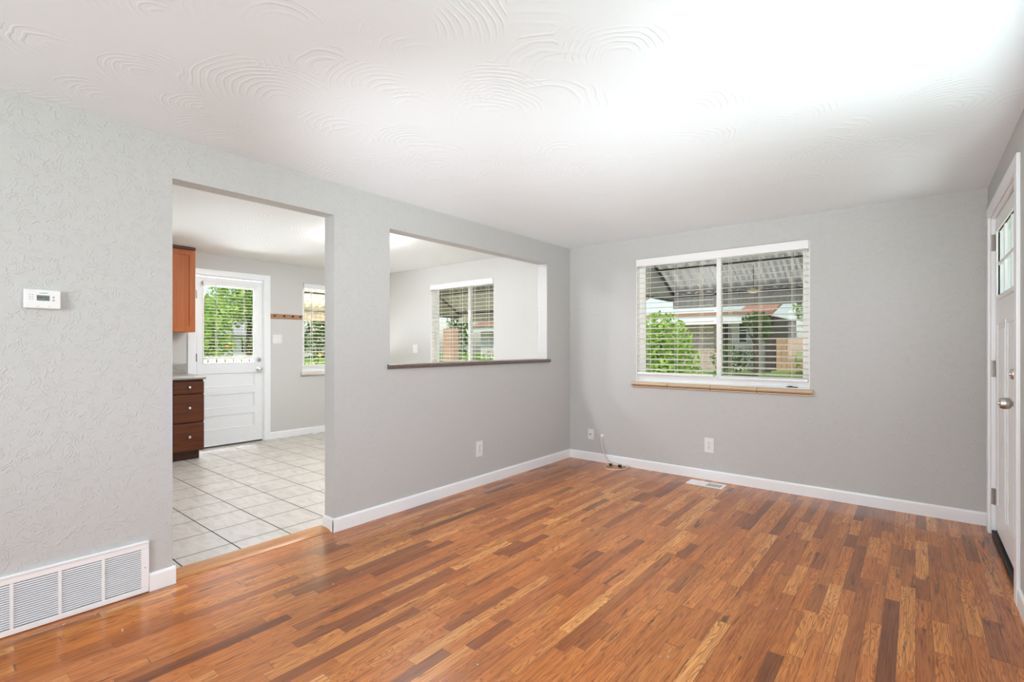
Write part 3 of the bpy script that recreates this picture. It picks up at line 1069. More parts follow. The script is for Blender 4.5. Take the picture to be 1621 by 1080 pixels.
# ------------------------------------------------------------------ floor registers
def register(x0, x1, y0, y1, along, label, n):
    root = empty('floor_register', ((x0 + x1) / 2, (y0 + y1) / 2, 0), label, 'vent')
    f = 0.020
    b = MB()
    b.box(x0, x1, y0, y0 + f, 0.0, 0.005, 0.0015)
    b.box(x0, x1, y1 - f, y1, 0.0, 0.005, 0.0015)
    b.box(x0, x0 + f, y0 + f, y1 - f, 0.0, 0.005)
    b.box(x1 - f, x1, y0 + f, y1 - f, 0.0, 0.005)
    if along == 0:
        xm = (x0 + x1) / 2
        b.box(xm - 0.006, xm + 0.006, y0 + f, y1 - f, 0.0, 0.005)
    b.build('frame', 'grille', root)
    b = MB()
    if along == 0:
        for i in range(n):
            x = x0 + f + (i + 0.5) * (x1 - x0 - 2 * f) / n
            lean = 0.004 if x < (x0 + x1) / 2 else -0.004
            b.prism([(x - 0.0022 + lean, 0.0006), (x + 0.0022 + lean, 0.0006), (x + 0.0022 - lean, 0.0042), (x - 0.0022 - lean, 0.0042)], 1, y0 + f, y1 - f)
    else:
        for i in range(n):
            y = y0 + f + (i + 0.5) * (y1 - y0 - 2 * f) / n
            b.box(x0 + f, x1 - f, y - 0.002, y + 0.002, 0.0006, 0.0042)
    b.build('louvres', 'grille', root)
    b = MB()
    b.quad([(x0 + f, y0 + f, 0.0005), (x1 - f, y0 + f, 0.0005), (x1 - f, y1 - f, 0.0005), (x0 + f, y1 - f, 0.0005)])
    b.build('backing', 'duct', root)
    return root


register(1.455, 1.785, -0.262, -0.102, 0, 'white floor register in the oak floor by the back wall', 20)
register(K + 0.06, K + 0.18, -1.12, -0.82, 1, 'white floor register in the tile by the far kitchen wall', 14)

# crumbs of plaster and dirt scattered over the oak
rnd = random.Random(5)
b = MB()
for sx, sy in [(0.95, -2.40), (0.97, -2.37), (1.35, -1.25), (1.50, -1.55), (1.05, -1.30), (1.2, -1.75), (2.05, -2.6), (2.35, -2.9), (2.40, -2.87), (2.33, -2.95), (1.8, -3.0),
               (2.7, -3.1), (2.2, -3.3), (0.65, -3.29), (0.5, -2.9), (0.7, -3.45), (1.42, -3.3), (3.0, -1.6), (3.44, -0.75), (3.46, -1.0), (1.5, -2.3), (2.6, -2.2), (0.9, -0.9),
               (1.9, -1.9), (1.65, -1.05), (2.5, -1.3), (0.35, -4.3), (0.1, -4.35), (0.07, -4.45), (1.0, -3.0), (2.9, -2.6), (1.75, -3.45)]:
    for k in range(rnd.randint(1, 2)):
        r = rnd.uniform(0.002, 0.0045)
        px, py = sx + rnd.uniform(-0.03, 0.03), sy + rnd.uniform(-0.03, 0.03)
        b.box(px - r, px + r * rnd.uniform(0.4, 1.2), py - r, py + r * rnd.uniform(0.4, 1.0), 0.0, r * 0.8, r * 0.3, 1)
tag(b.build('debris', 'debris'), 'pale crumbs scattered over the oak floor', 'debris', kind='stuff')

# ------------------------------------------------------------------ front door (right wall)
fd = empty('door_1', (W + 0.02, -0.77, 0.0), 'white front door with six small panes in the right wall', 'door', kind='structure')
CT = 0.016
b = MB()
zt = D3[3]
b.box(W - CT, W, D3[1], D3[1] + 0.082, 0.0, zt + 0.075, 0.004)
b.box(W - CT, W, D3[0] - 0.082, D3[0], 0.0, zt + 0.075, 0.004)
b.box(W - CT, W, D3[0], D3[1], zt, zt + 0.075, 0.004)
b.build('casing', 'white', fd)
b = MB()
b.box(W, W + 0.12, D3[1] - 0.012, D3[1] - 0.0005, 0.0, zt - 0.001)
b.box(W, W + 0.12, D3[0] + 0.0005, D3[0] + 0.012, 0.0, zt - 0.001)
b.box(W, W + 0.12, D3[0] + 0.012, D3[1] - 0.012, zt - 0.013, zt - 0.001)
b.build('jamb', 'white', fd)
ly0, ly1, lz0, lz1 = D3[0] + 0.015, D3[1] - 0.015, 0.052, zt - 0.020
lx0, lx1 = W + 0.022, W + 0.064
gy0, gy1, gz0, gz1 = -1.185, -0.345, 1.630, 2.060
lf = MB()
lf.box(lx0, lx1, ly0, gy0, lz0, lz1)
lf.box(lx0, lx1, gy1, ly1, lz0, lz1)
lf.box(lx0, lx1, gy0, gy1, gz1, lz1)
lf.box(lx0, lx1, gy0, gy1, lz0, gz0)
leaf = lf.build('leaf', 'door', fd)
b = MB()
for a, e in ((-1.185, -0.800), (-0.730, -0.345)):
    for z0_, z1_ in ((0.22, 1.46),):
        m = 0.022
        b.box(lx0 - 0.006, lx0, a, e, z0_, z0_ + m, 0.0028)
        b.box(lx0 - 0.006, lx0, a, e, z1_ - m, z1_, 0.0028)
        b.box(lx0 - 0.006, lx0, a, a + m, z0_ + m, z1_ - m, 0.0028)
        b.box(lx0 - 0.006, lx0, e - m, e, z0_ + m, z1_ - m, 0.0028)
        w_ = (e - a - 2 * m - 0.06) / 3
        for i in range(3):
            b.box(lx0 - 0.005, lx0, a + m + 0.03 + i * w_ + 0.004, a + m + 0.03 + (i + 1) * w_ - 0.004, z0_ + m + 0.03, z1_ - m - 0.03, 0.0024)
b.build('raised_panels', 'door', leaf)
b = MB()
m = 0.030
b.box(lx0 - 0.010, lx0 + 0.012, gy0 - m, gy1 + m, gz0 - m, gz0, 0.004)
b.box(lx0 - 0.010, lx0 + 0.012, gy0 - m, gy1 + m, gz1, gz1 + m, 0.004)
b.box(lx0 - 0.010, lx0 + 0.012, gy0 - m, gy0, gz0, gz1, 0.004)
b.box(lx0 - 0.010, lx0 + 0.012, gy1, gy1 + m, gz0, gz1, 0.004)
for k in (1, 2):
    y = gy0 + (gy1 - gy0) * k / 3
    b.box(lx0, lx0 + 0.016, y - 0.011, y + 0.011, gz0, gz1, 0.003)
zm = (gz0 + gz1) / 2
b.box(lx0 + 0.0005, lx0 + 0.0155, gy0, gy1, zm - 0.011, zm + 0.011, 0.003)
mu = b.build('muntin_frame', 'white', leaf)
b = MB()
b.quad([(lx0 + 0.024, gy0, gz0), (lx0 + 0.024, gy1, gz0), (lx0 + 0.024, gy1, gz1), (lx0 + 0.024, gy0, gz1)])
b.build('glass_panes', 'glass', leaf)
b = MB()
b.box(W + 0.002, W + 0.070, D3[0] + 0.012, D3[1] - 0.012, 0.0, 0.030, 0.004)
b.box(lx0 + 0.004, lx1, ly0, ly1, 0.030, 0.053)
b.build('black_threshold', 'black', fd)
for z in (0.262, 1.142, 2.010):
    b = MB()
    b.box(W + 0.001, W + 0.021, D3[1] - 0.0145, D3[1] - 0.012, z - 0.056, z + 0.056, 0.001)
    b.lathe([(0.0065, 0), (0.0065, 0.112)], (W + 0.0165, D3[1] - 0.016, z - 0.056), (0, 0, 1), 10)
    for dz in (-0.04, 0.0, 0.04):
        b.lathe([(0.004, 0), (0.003, 0.001), (0, 0.001)], (W + 0.007, D3[1] - 0.0145, z + dz), (0, -1, 0), 8)
    b.build('hinge', 'dsteel', fd)
ky = -1.275
b = MB()
b.lathe([(0.036, 0), (0.036, 0.004), (0.030, 0.010), (0.016, 0.020), (0.013, 0.030), (0.013, 0.034), (0.024, 0.038), (0.030, 0.046), (0.031, 0.060), (0.028, 0.078), (0.026, 0.081),
         (0.010, 0.082), (0.009, 0.088), (0.0, 0.088)], (lx0, ky, 0.995), (-1, 0, 0), 28)
b.build('door_knob', 'steel', leaf, smooth=False)
b = MB()
b.lathe([(0.036, 0), (0.036, 0.004), (0.033, 0.008), (0.026, 0.036), (0.024, 0.040), (0.009, 0.040), (0.008, 0.046), (0, 0.046)], (lx0, ky, 1.150), (-1, 0, 0), 28)
b.build('deadbolt', 'steel', leaf)

# ------------------------------------------------------------------ kitchen back door (far wall)
bd = empty('door_2', (K, -2.215, 0.0), 'white half-glass back door with three low panels in the kitchen', 'door', kind='structure')
zt = D2[3]
b = MB()
b.box(K, K + 0.018, D2[1], D2[1] + 0.087, 0.0, zt + 0.075, 0.004)
b.box(K, K + 0.018, D2[0] - 0.087, D2[0], 0.0, zt + 0.075, 0.004)
b.box(K, K + 0.018, D2[0], D2[1], zt, zt + 0.075, 0.004)
b.build('casing', 'white', bd)
b = MB()
b.box(K - 0.15, K, D2[1] - 0.014, D2[1] - 0.0005, 0.0, zt - 0.001)
b.box(K - 0.15, K, D2[0] + 0.0005, D2[0] + 0.014, 0.0, zt - 0.001)
b.box(K - 0.15, K, D2[0] + 0.014, D2[1] - 0.014, zt - 0.014, zt - 0.001)
b.build('jamb', 'white', bd)
ly0, ly1, lz0, lz1 = D2[0] + 0.018, D2[1] - 0.018, 0.022, zt - 0.022
lx1, lx0 = K - 0.004, K - 0.046
gy0, gy1, gz0, gz1 = -2.552, -1.912, 1.070, 2.085
b = MB()
b.box(lx0, lx1, ly0, gy0, lz0, lz1)
b.box(lx0, lx1, gy1, ly1, lz0, lz1)
b.box(lx0, lx1, gy0, gy1, gz1, lz1)
pans = [(0.765, 0.955), (0.490, 0.680), (0.215, 0.405)]
zs = [gz0] + [q for p in pans for q in p[::-1]] + [lz0]
for i in range(0, len(zs), 2):
    b.box(lx0, lx1, gy0, gy1, zs[i + 1], zs[i])
for p in pans:
    b.box(lx0 + 0.012, lx1 - 0.014, gy0, gy1, p[0], p[1])
leaf2 = b.build('leaf', 'door', bd)
b = MB()
for p in pans:
    m = 0.014
    for q in ((gy0, gy1, p[0], p[0] + m), (gy0, gy1, p[1] - m, p[1]), (gy0, gy0 + m, p[0] + m, p[1] - m), (gy1 - m, gy1, p[0] + m, p[1] - m)):
        b.box(lx1 - 0.0145, lx1 - 0.003, *q, 0.005)
b.build('panel_moulding', 'door', leaf2)
b = MB()
m = 0.018
for q in ((gy0, gy1, gz0, gz0 + m), (gy0, gy1, gz1 - m, gz1), (gy0, gy0 + m, gz0 + m, gz1 - m), (gy1 - m, gy1, gz0 + m, gz1 - m)):
    b.box(lx1 - 0.014, lx1 + 0.004, *q, 0.004)
b.build('glazing_bead', 'door', leaf2)
b = MB()
b.quad([(lx0 + 0.016, gy0, gz0), (lx0 + 0.016, gy1, gz0), (lx0 + 0.016, gy1, gz1), (lx0 + 0.016, gy0, gz1)])
b.build('glass_pane', 'glass', leaf2)
box('door_gap_strip', 'slot', bd, K - 0.10, K + 0.004, D2[0] + 0.014, D2[1] - 0.014, 0.0, 0.016, bev=0.003)  # dark colour stands in for the shaded gap under the door
for z in (0.30, 1.155, 1.95):
    b = MB()
    b.lathe([(0.008, 0), (0.008, 0.10)], (K + 0.002, D2[0] + 0.014, z - 0.05), (0, 0, 1), 10)
    b.build('hinge', 'dsteel', bd)
ky = -1.858
b = MB()
b.lathe([(0.033, 0), (0.033, 0.005), (0.016, 0.012), (0.012, 0.030), (0.024, 0.036), (0.029, 0.048), (0.026, 0.062), (0.012, 0.066), (0, 0.066)], (lx1, ky, 0.985), (1, 0, 0), 24)
b.build('door_knob', 'silver', leaf2)
b = MB()
b.lathe([(0.031, 0), (0.031, 0.006), (0.025, 0.020), (0.022, 0.022), (0, 0.022)], (lx1, ky, 1.112), (1, 0, 0), 24)
b.box(lx1 + 0.022, lx1 + 0.036, ky - 0.004, ky + 0.004, 1.098, 1.126, 0.002)
b.build('deadbolt', 'silver', leaf2)

# mini blind hung on the back door
mbk = empty('door_blind', (K + 0.02, -2.232, 1.11), 'white mini blind hung on the glass of the kitchen back door', 'blind')
b = MB()
b.box(K + 0.002, K + 0.044, -2.562, -1.902, 2.078, 2.128, 0.008, 3)
b.build('headrail', 'vinyl', mbk)
s = MB()
n = 23
for i in range(n):
    z = 2.062 - i * (2.062 - 1.175) / (n - 1)
    s.prism([(K + 0.006, z + 0.004), (K + 0.024, z + 0.0022), (K + 0.040, z - 0.0022), (K + 0.040, z - 0.0036), (K + 0.024, z + 0.0008), (K + 0.006, z + 0.0026)], 1, -2.545, -1.918)
s.build('slats', 'slat', mbk)
box('bottom_rail', 'vinyl', mbk, K + 0.008, K + 0.040, -2.545, -1.918, 1.130, 1.160, bev=0.005)
b = MB()
for yy in (-2.40, -2.06):
    for xx in (K + 0.005, K + 0.0415):
        b.box(xx - 0.0008, xx + 0.0008, yy - 0.001, yy + 0.001, 1.14, 2.09)
b.build('ladder_cord', 'cord', mbk)
b = MB()
b.tube([(K + 0.050, -2.415, 2.085), (K + 0.050, -2.412, 1.50)], 0.004, 8)
b.build('tilt_wand', 'pale_ink', mbk)

# ------------------------------------------------------------------ hook rail, switch, small plate
hr = empty('coat_hook_rail', (K, -1.477, 1.69), 'brown wooden rail with four dark hooks beside the back door', 'coat hooks')
box('board', 'hookwood', hr, K, K + 0.020, -1.708, -1.246, 1.692, 1.754, bev=0.003)
for yy in (-1.655, -1.522, -1.393, -1.283):
    b = MB()
    b.lathe([(0.013, 0), (0.013, 0.003), (0.006, 0.005), (0, 0.005)], (K + 0.020, yy, 1.728), (1, 0, 0), 12)
    b.tube(smooth_path([(K + 0.022, yy, 1.728), (K + 0.036, yy, 1.722), (K + 0.048, yy, 1.722), (K + 0.056, yy, 1.734), (K + 0.056, yy, 1.746)], 4), [0.006] * 16 + [0.0075], 8)
    b.build('hook', 'awning_dark', hr)

T = wall_map(0, K, 1, -1.609, 1.400)
sw = empty('light_switch', T(0, 0, 0), 'white double rocker light switch below the coat hooks', 'light switch')
b = MB()
mbox(b, T, -0.067, 0.067, -0.063, 0.063, 0, 0.006, 0.003)
b.build('wall_plate', 'plastic', sw)
for a in (-0.030, 0.030):
    b = MB()
    p = T(a, 0, 0)
    b.prism([(K + 0.005, 1.400 - 0.036), (K + 0.011, 1.400 - 0.036), (K + 0.007, 1.400), (K + 0.0085, 1.400 + 0.036), (K + 0.005, 1.400 + 0.036)], 1, p[1] - 0.019, p[1] + 0.019)
    b.build('rocker', 'plastic', sw)
T = wall_map(1, 0.0, -1, -2.785, 1.260)
sp = empty('light_switch', T(0, 0, 0), 'white single switch plate left of the dining window', 'light switch')
b = MB()
mbox(b, T, -0.050, 0.050, -0.063, 0.063, 0, 0.006, 0.003)
b.build('wall_plate', 'plastic', sp)
b = MB()
mbox(b, T, -0.018, 0.018, -0.035, 0.035, 0.006, 0.009, 0.0015)
b.build('rocker', 'plastic', sp)

# ------------------------------------------------------------------ kitchen cabinets
bc = empty('base_cabinet', (-3.50, -2.90, 0.0), 'brown base cabinet with three stacked drawers', 'cabinet')
cx = -3.242      # carcass face
b = MB()
b.box(K + 0.002, cx, -3.064, -2.752, 0.105, 0.918)
b.build('body', 'cab', bc)
b = MB()
b.box(K + 0.002, -3.315, -3.064, -2.772, 0.0, 0.105)
b.build('toe_kick', 'dark_wood', bc)
for z0_, z1_, kz in ((0.757, 0.893, 0.833), (0.435, 0.748, 0.600), (0.112, 0.424, 0.272)):
    d = box('drawer', 'cab', bc, cx + 0.001, cx + 0.021, -3.059, -2.750, z0_, z1_, bev=0.006)
    b = MB()
    b.lathe([(0.007, 0), (0.007, 0.010), (0.012, 0.014), (0.0165, 0.021), (0.014, 0.028), (0.006, 0.031), (0, 0.031)], (cx + 0.021, -2.903, kz), (1, 0, 0), 18)
    b.build('knob', 'silver', d, smooth=True)

dw = empty('dishwasher', (-3.50, -3.37, 0.0), 'steel dishwasher with a black control strip, left of the drawers', 'dishwasher')
box('body', 'black', dw, K + 0.002, cx - 0.002, -3.668, -3.070, 0.015, 0.915)
box('door', 'silver', dw, cx - 0.001, cx + 0.026, -3.665, -3.072, 0.130, 0.775, bev=0.005)
box('control_panel', 'black', dw, cx - 0.001, cx + 0.030, -3.665, -3.072, 0.780, 0.905, bev=0.005)
box('kick_plate', 'silver', dw, cx - 0.02, cx + 0.002, -3.665, -3.072, 0.015, 0.122, bev=0.003)

bc2 = empty('base_cabinet', (-3.50, -4.6, 0.0), 'brown base cabinet under the added sink window beyond the dishwasher', 'cabinet')
box('body', 'cab', bc2, K + 0.002, cx, -5.60, -3.672, 0.105, 0.918)
box('toe_kick', 'dark_wood', bc2, K + 0.002, -3.315, -5.60, -3.672, 0.0, 0.105)
for a in (-5.59, -4.95, -4.31):
    d = box('door', 'cab', bc2, cx + 0.001, cx + 0.021, a, a + 0.625, 0.112, 0.893, bev=0.006)
    b = MB()
    b.lathe([(0.007, 0), (0.007, 0.010), (0.0165, 0.021), (0.006, 0.031), (0, 0.031)], (cx + 0.021, a + 0.57, 0.80), (1, 0, 0), 14)
    b.build('knob', 'silver', d)

ct = empty('countertop', (-3.52, -4.2, 0.92), 'speckled grey laminate countertop above the drawers', 'countertop')
b = MB()
b.prism([(K + 0.002, 0.920), (-3.212, 0.920), (-3.200, 0.928), (-3.196, 0.944), (-3.202, 0.958), (-3.214, 0.964), (K + 0.002, 0.964)], 1, -5.60, -2.738)
b.build('slab', 'klam', ct)
box('backsplash', 'klam', ct, K + 0.001, K + 0.022, -5.60, -2.738, 0.964, 1.085, bev=0.004)

uc = empty('upper_cabinet', (-3.69, -3.1, 1.46), 'amber brown wall cabinet with a shaker door near the back door', 'cabinet')
ux = -3.542
b = MB()
b.box(K + 0.002, ux, -3.560, -2.745, 1.468, 2.472)
b.build('body', 'upcab', uc)
box('crown_strip', 'dark_wood', uc, ux, ux + 0.028, -3.562, -2.740, 2.440, 2.473, bev=0.004)
for a, e in ((-3.148, -2.742), (-3.560, -3.154)):
    b = MB()
    f = 0.062
    b.box(ux + 0.001, ux + 0.022, a, a + f, 1.468, 2.437, 0.002)
    b.box(ux + 0.001, ux + 0.022, e - f, e, 1.468, 2.437, 0.002)
    b.box(ux + 0.001, ux + 0.022, a + f, e - f, 1.468, 1.468 + f, 0.002)
    b.box(ux + 0.001, ux + 0.022, a + f, e - f, 2.437 - f, 2.437, 0.002)
    b.box(ux + 0.001, ux + 0.011, a + f, e - f, 1.468 + f, 2.437 - f)
    b.build('door', 'upcab', uc)

# ------------------------------------------------------------------ unseen fill lights added to brighten the kitchen and the ceiling
def fill_strip(x, y0, y1, z, label):  # added strip, hidden above the opening, brightening the kitchen
    r = empty('fill_strip', (x, (y0 + y1) / 2, z), label, 'fill light')
    box('housing', 'plastic', r, x - 0.10, x + 0.10, y0, y1, z - 0.028, z - 0.0005, bev=0.004)
    b = MB()
    b.prism([(x - 0.095, z - 0.028), (x - 0.085, z - 0.060), (x - 0.05, z - 0.078), (x + 0.05, z - 0.078), (x + 0.085, z - 0.060), (x + 0.095, z - 0.028)], 1, y0 + 0.01, y1 - 0.01)
    b.build('lens', 'fill_lens_glass', r)
    return r


def fill_dome(x, y, z, label):  # added dome, set behind the pier to brighten the kitchen
    r = empty('ceiling_fill_light', (x, y, z), label, 'fill light')
    b = MB()
    b.lathe([(0.175, 0.0005), (0.175, 0.018), (0.165, 0.024), (0, 0.024)], (x, y, z), (0, 0, -1), 32)
    b.build('base_ring', 'silver', r)
    b = MB()
    b.lathe([(0.160, 0.024), (0.155, 0.055), (0.125, 0.085), (0.075, 0.102), (0, 0.108)], (x, y, z), (0, 0, -1), 32)
    b.build('glass_dome', 'fill_dome_glass', r, smooth=True)
    return r


def fill_spot(x, y, aim, watts, label):
    """added fill spot in a canister behind the camera, brightening the ceiling"""
    r = empty('ceiling_fill_spot', (x, y, 0.0), label, 'lamp')
    b = MB()
    b.lathe([(0.085, 0.0), (0.085, 0.012), (0.06, 0.02), (0.02, 0.03), (0.02, 0.045), (0.0, 0.045)], (x, y, 0), (0, 0, 1), 24)
    b.build('base', 'black', r)
    p = Vector((x, y, 0.10))
    d = (Vector(aim) - Vector((x, y, 0.2))).normalized()
    b = MB()
    b.lathe([(0.03, -0.055), (0.055, -0.04), (0.062, 0.03), (0.066, 0.075), (0.060, 0.075), (0.055, 0.03), (0.0, 0.03)], p, d, 24)
    b.build('lamp_head', 'black', r)
    o = lamp('fill_spot_beam', 'SPOT', p + d * 0.10, watts, (0.92, 0.96, 1.0), aim=d)
    o.data.spot_size = math.radians(50)
    o.data.spot_blend = 1
    o.data.shadow_soft_size = 0.08
    o.parent = r
    o.matrix_parent_inverse = Matrix.Translation(-r.location)


fill_spot(3.25, -5.40, (2.4, -1.1, H), 185, 'small black fill spot added unseen by the right wall behind the camera')
fill_spot(1.30, -5.60, (0.95, -2.0, H), 275, 'small black fill spot added unseen in the middle of the rear floor')
fill_dome(-1.50, -1.80, HK, 'unseen lit white dome added on the kitchen ceiling as fill')
fill_strip(-0.52, -2.75, -1.55, HK, 'unseen lit white strip added on the kitchen ceiling by the wall pier as fill')

# ------------------------------------------------------------------ outside
rs = random.Random(11)


def lawn_z(x, y):
    d = max(0.0, max(y - 2.5, K - 1.5 - x, x - (W + 3), -9.5 - y))
    t = min(1.0, d / 11.0)
    return -0.16 + 0.72 * t * t * (3 - 2 * t)


b = MB()
N_ = 70
gv = [[b.b.verts.new((-48 + 96 * i / N_, -48 + 96 * j / N_, lawn_z(-48 + 96 * i / N_, -48 + 96 * j / N_))) for j in range(N_ + 1)] for i in range(N_ + 1)]
for i in range(N_):
    for j in range(N_):
        b.b.faces.new((gv[i][j], gv[i + 1][j], gv[i + 1][j + 1], gv[i][j + 1]))
tag(b.build('ground', 'grass', smooth=True), 'sunlit lawn around the house', 'lawn', kind='structure')
tag(box('patio', 'concrete', None, -3.5, 4.5, 0.16, 2.3, -0.17, -0.10), 'concrete path along the back of the house', 'path', kind='structure')


def awning(name, axis, c, sgn, u0, u1, zw, zo, out, m, label):
    T = frame_to_world(axis, c, sgn)
    r = empty(name, T((u0 + u1) / 2, 0.0, zw), label, 'awning')
    # ribbed roof sheet
    b = MB()
    n = int((u1 - u0) / 0.03)
    top, bot = [], []
    for i in range(n + 1):
        u = u0 + (u1 - u0) * i / n
        rib = 0.022 if (i // 2) % 2 else 0.0
        top.append((b.b.verts.new(T(u, 0.0, zw + rib)), b.b.verts.new(T(u, out, zo + rib))))
        bot.append((b.b.verts.new(T(u, 0.0, zw + rib - 0.003)), b.b.verts.new(T(u, out, zo + rib - 0.003))))
    for A in (top, bot):
        for i in range(n):
            b.b.faces.new((A[i][0], A[i + 1][0], A[i + 1][1], A[i][1]))
    for i in range(n):
        b.b.faces.new((top[i][1], top[i + 1][1], bot[i + 1][1], bot[i][1]))
    b.build('roof_sheet', m, r, recalc=True)
    # scalloped front skirt
    b = MB()
    n = int((u1 - u0) / 0.02)
    A, B = [], []
    for i in range(n + 1):
        u = u0 + (u1 - u0) * i / n
        w = out + (0.008 if (i // 2) % 2 else 0.0)
        A.append(b.b.verts.new(T(u, w, zo + 0.02)))
        B.append(b.b.verts.new(T(u, w, zo - 0.185)))
    for i in range(n):
        b.b.faces.new((A[i], A[i + 1], B[i + 1], B[i]))
    b.build('front_skirt', m, r)
    # triangular side sheets of upright ribs
    for u in (u0, u1):
        b = MB()
        n = 26
        A, B = [], []
        for i in range(n + 1):
            w = 0.01 + (out - 0.01) * i / n
            uu = u + (0.010 if (i // 2) % 2 else 0.0)
            A.append(b.b.verts.new(T(uu, w, zw + (zo - zw) * w / out - 0.004)))
            B.append(b.b.verts.new(T(uu, w, zo - 0.10)))
        for i in range(n):
            b.b.faces.new((A[i], A[i + 1], B[i + 1], B[i]))
        b.build('side_sheet', m, r)
    b = MB()
    rd = 0.016
    for u in (u0 + 0.02, u1 - 0.02):
        b.tube([T(u, 0.02, zw - 0.03), T(u, out - 0.02, zo - 0.02)], rd, 6)
        b.tube([T(u, 0.02, zo - 0.09), T(u, out - 0.02, zo - 0.09)], rd * 0.8, 6)
    for f in (0.52, 1.0):
        b.tube([T(u0 + 0.02, out * f - 0.02, zw + (zo - zw) * f - 0.028), T(u1 - 0.02, out * f - 0.02, zw + (zo - zw) * f - 0.028)], rd, 6)
    b.build('frame', 'awning_dark', r)
    return r


awning('window_awning', 1, 0.155, 1, 0.755, 3.10, 2.50, 1.955, 1.08, 'awning', 'grey ribbed metal awning outside the back wall window')
awning('window_awning', 1, 0.155, 1, -3.10, -1.10, 2.50, 1.89, 1.08, 'awning_olive', 'olive grey ribbed metal awning outside the dining window')
awning('window_awning', 0, K - 0.155, -1, -1.42, -0.05, 2.50, 1.93, 1.05, 'awning_cream', 'cream ribbed metal awning outside the window by the coat hooks')

# small cream dome modelling a ceiling light's reflection in the back window
dl = empty('reflected_lamp', (1.80, 0.80, 2.02), 'cream dome standing for a ceiling light reflected in the back window', 'lamp')
b = MB()
b.lathe([(0.0, 0.0), (0.03, 0.004), (0.055, 0.020), (0.062, 0.036), (0.03, 0.044), (0.012, 0.052), (0, 0.052)], (1.80, 0.80, 1.865), (0, 0, 1), 20)
b.build('dome', 'reflected_cream', dl, smooth=True)
b = MB()
b.tube([(1.80, 0.80, 1.915), (1.80, 0.80, 2.165)], 0.004, 6)
b.build('rod', 'awning_dark', dl)


def leaves(b, c, rad, n, size, flat=0.0):
    cx_, cy_, cz_ = c
    for _ in range(n):
        while True:
            p = Vector((rs.uniform(-1, 1), rs.uniform(-1, 1), rs.uniform(-1, 1)))
            if 0.30 < p.length < 1:
                break
        q = Vector((cx_ + p.x * rad[0], cy_ + p.y * rad[1], cz_ + p.z * rad[2]))
        nrm = Vector((rs.gauss(0, 1), rs.gauss(0, 1), rs.gauss(0.5, 0.8))).normalized()
        u = nrm.orthogonal().normalized()
        u = Matrix.Rotation(rs.uniform(0, 6.28), 3, nrm) @ u
        w = nrm.cross(u)
        s = size * rs.uniform(0.6, 1.3)
        b.b.faces.new([b.b.verts.new(q + u * s * x + w * s * y) for x, y in ((-0.5, 0), (0, -0.28), (0.55, 0), (0, 0.28))])


def tree(x, y, h, crown, n, size, m, label, name='tree', trunk_r=0.10, group=None):
    z0 = lawn_z(x, y)
    r = empty(name, (x, y, z0), label, 'tree' if name == 'tree' else 'bush', group)
    b = MB()
    top = z0 + h
    b.tube([(x, y, z0 - 0.05), (x + rs.uniform(-.1, .1), y + rs.uniform(-.1, .1), z0 + h * 0.35), (x + rs.uniform(-.15, .15), y, z0 + h * 0.75)], [trunk_r, trunk_r * 0.8, trunk_r * 0.3], 8)
    for _ in range(5):
        a = rs.uniform(0, 6.28)
        f = rs.uniform(0.3, 0.55)
        L_ = crown[0][3] * 0.7
        b.tube([(x, y, z0 + h * f), (x + math.cos(a) * L_ * 0.5, y + math.sin(a) * L_ * 0.5, z0 + h * (f + 0.12)), (x + math.cos(a) * L_, y + math.sin(a) * L_, z0 + h * (f + 0.2))],
               [trunk_r * 0.4, trunk_r * 0.25, trunk_r * 0.1], 6)
    b.build('trunk', 'bark', r)
    b = MB()
    tot = sum(c[3] * c[3] * c[4] for c in crown)
    for dx, dy, dz, rr, rz in crown:
        leaves(b, (x + dx, y + dy, z0 + dz), (rr, rr, rz), int(n * rr * rr * rz / tot), size)
    b.build('crown', m, r, recalc=False)
    return r


# north yard (through the back window)
tree(-1.55, 6.3, 2.3, [(0, 0, 1.35, 0.75, 0.75), (-0.5, 0.2, 1.2, 0.6, 0.7), (0.45, 0.1, 0.9, 0.5, 0.5), (-0.1, -0.2, 0.6, 0.7, 0.5), (-0.75, 0.1, 1.75, 0.5, 0.45)], 3000, 0.13, 'leaf', 'leafy bright green bush at the left of the back window view', 'bush', 0.05)
tree(-0.35, 10.2, 2.0, [(0, 0, 1.62, 0.36, 0.26), (0.2, 0, 1.3, 0.26, 0.26)], 500, 0.11, 'leaf_dark', 'small dark green tree in front of the neighbour house recess', 'tree', 0.05)
tree(0.62, 13.5, 2.9, [(0, 0, 1.95, 0.6, 0.5), (0.5, 0.2, 1.7, 0.6, 0.6)], 1100, 0.14, 'leaf', 'green tree behind the cedar fence', 'tree', 0.08)
tree(-1.35, 10.9, 1.0, [(0, 0, 0.5, 0.45, 0.45), (0.5, 0, 0.42, 0.4, 0.4)], 600, 0.10, 'leaf_dark', 'low grey-green shrub below the neighbour window', 'bush', 0.03)
tree(0.75, 11.6, 0.9, [(0, 0, 0.40, 0.45, 0.40)], 400, 0.10, 'leaf', 'low green shrub before the cedar fence', 'bush', 0.03)

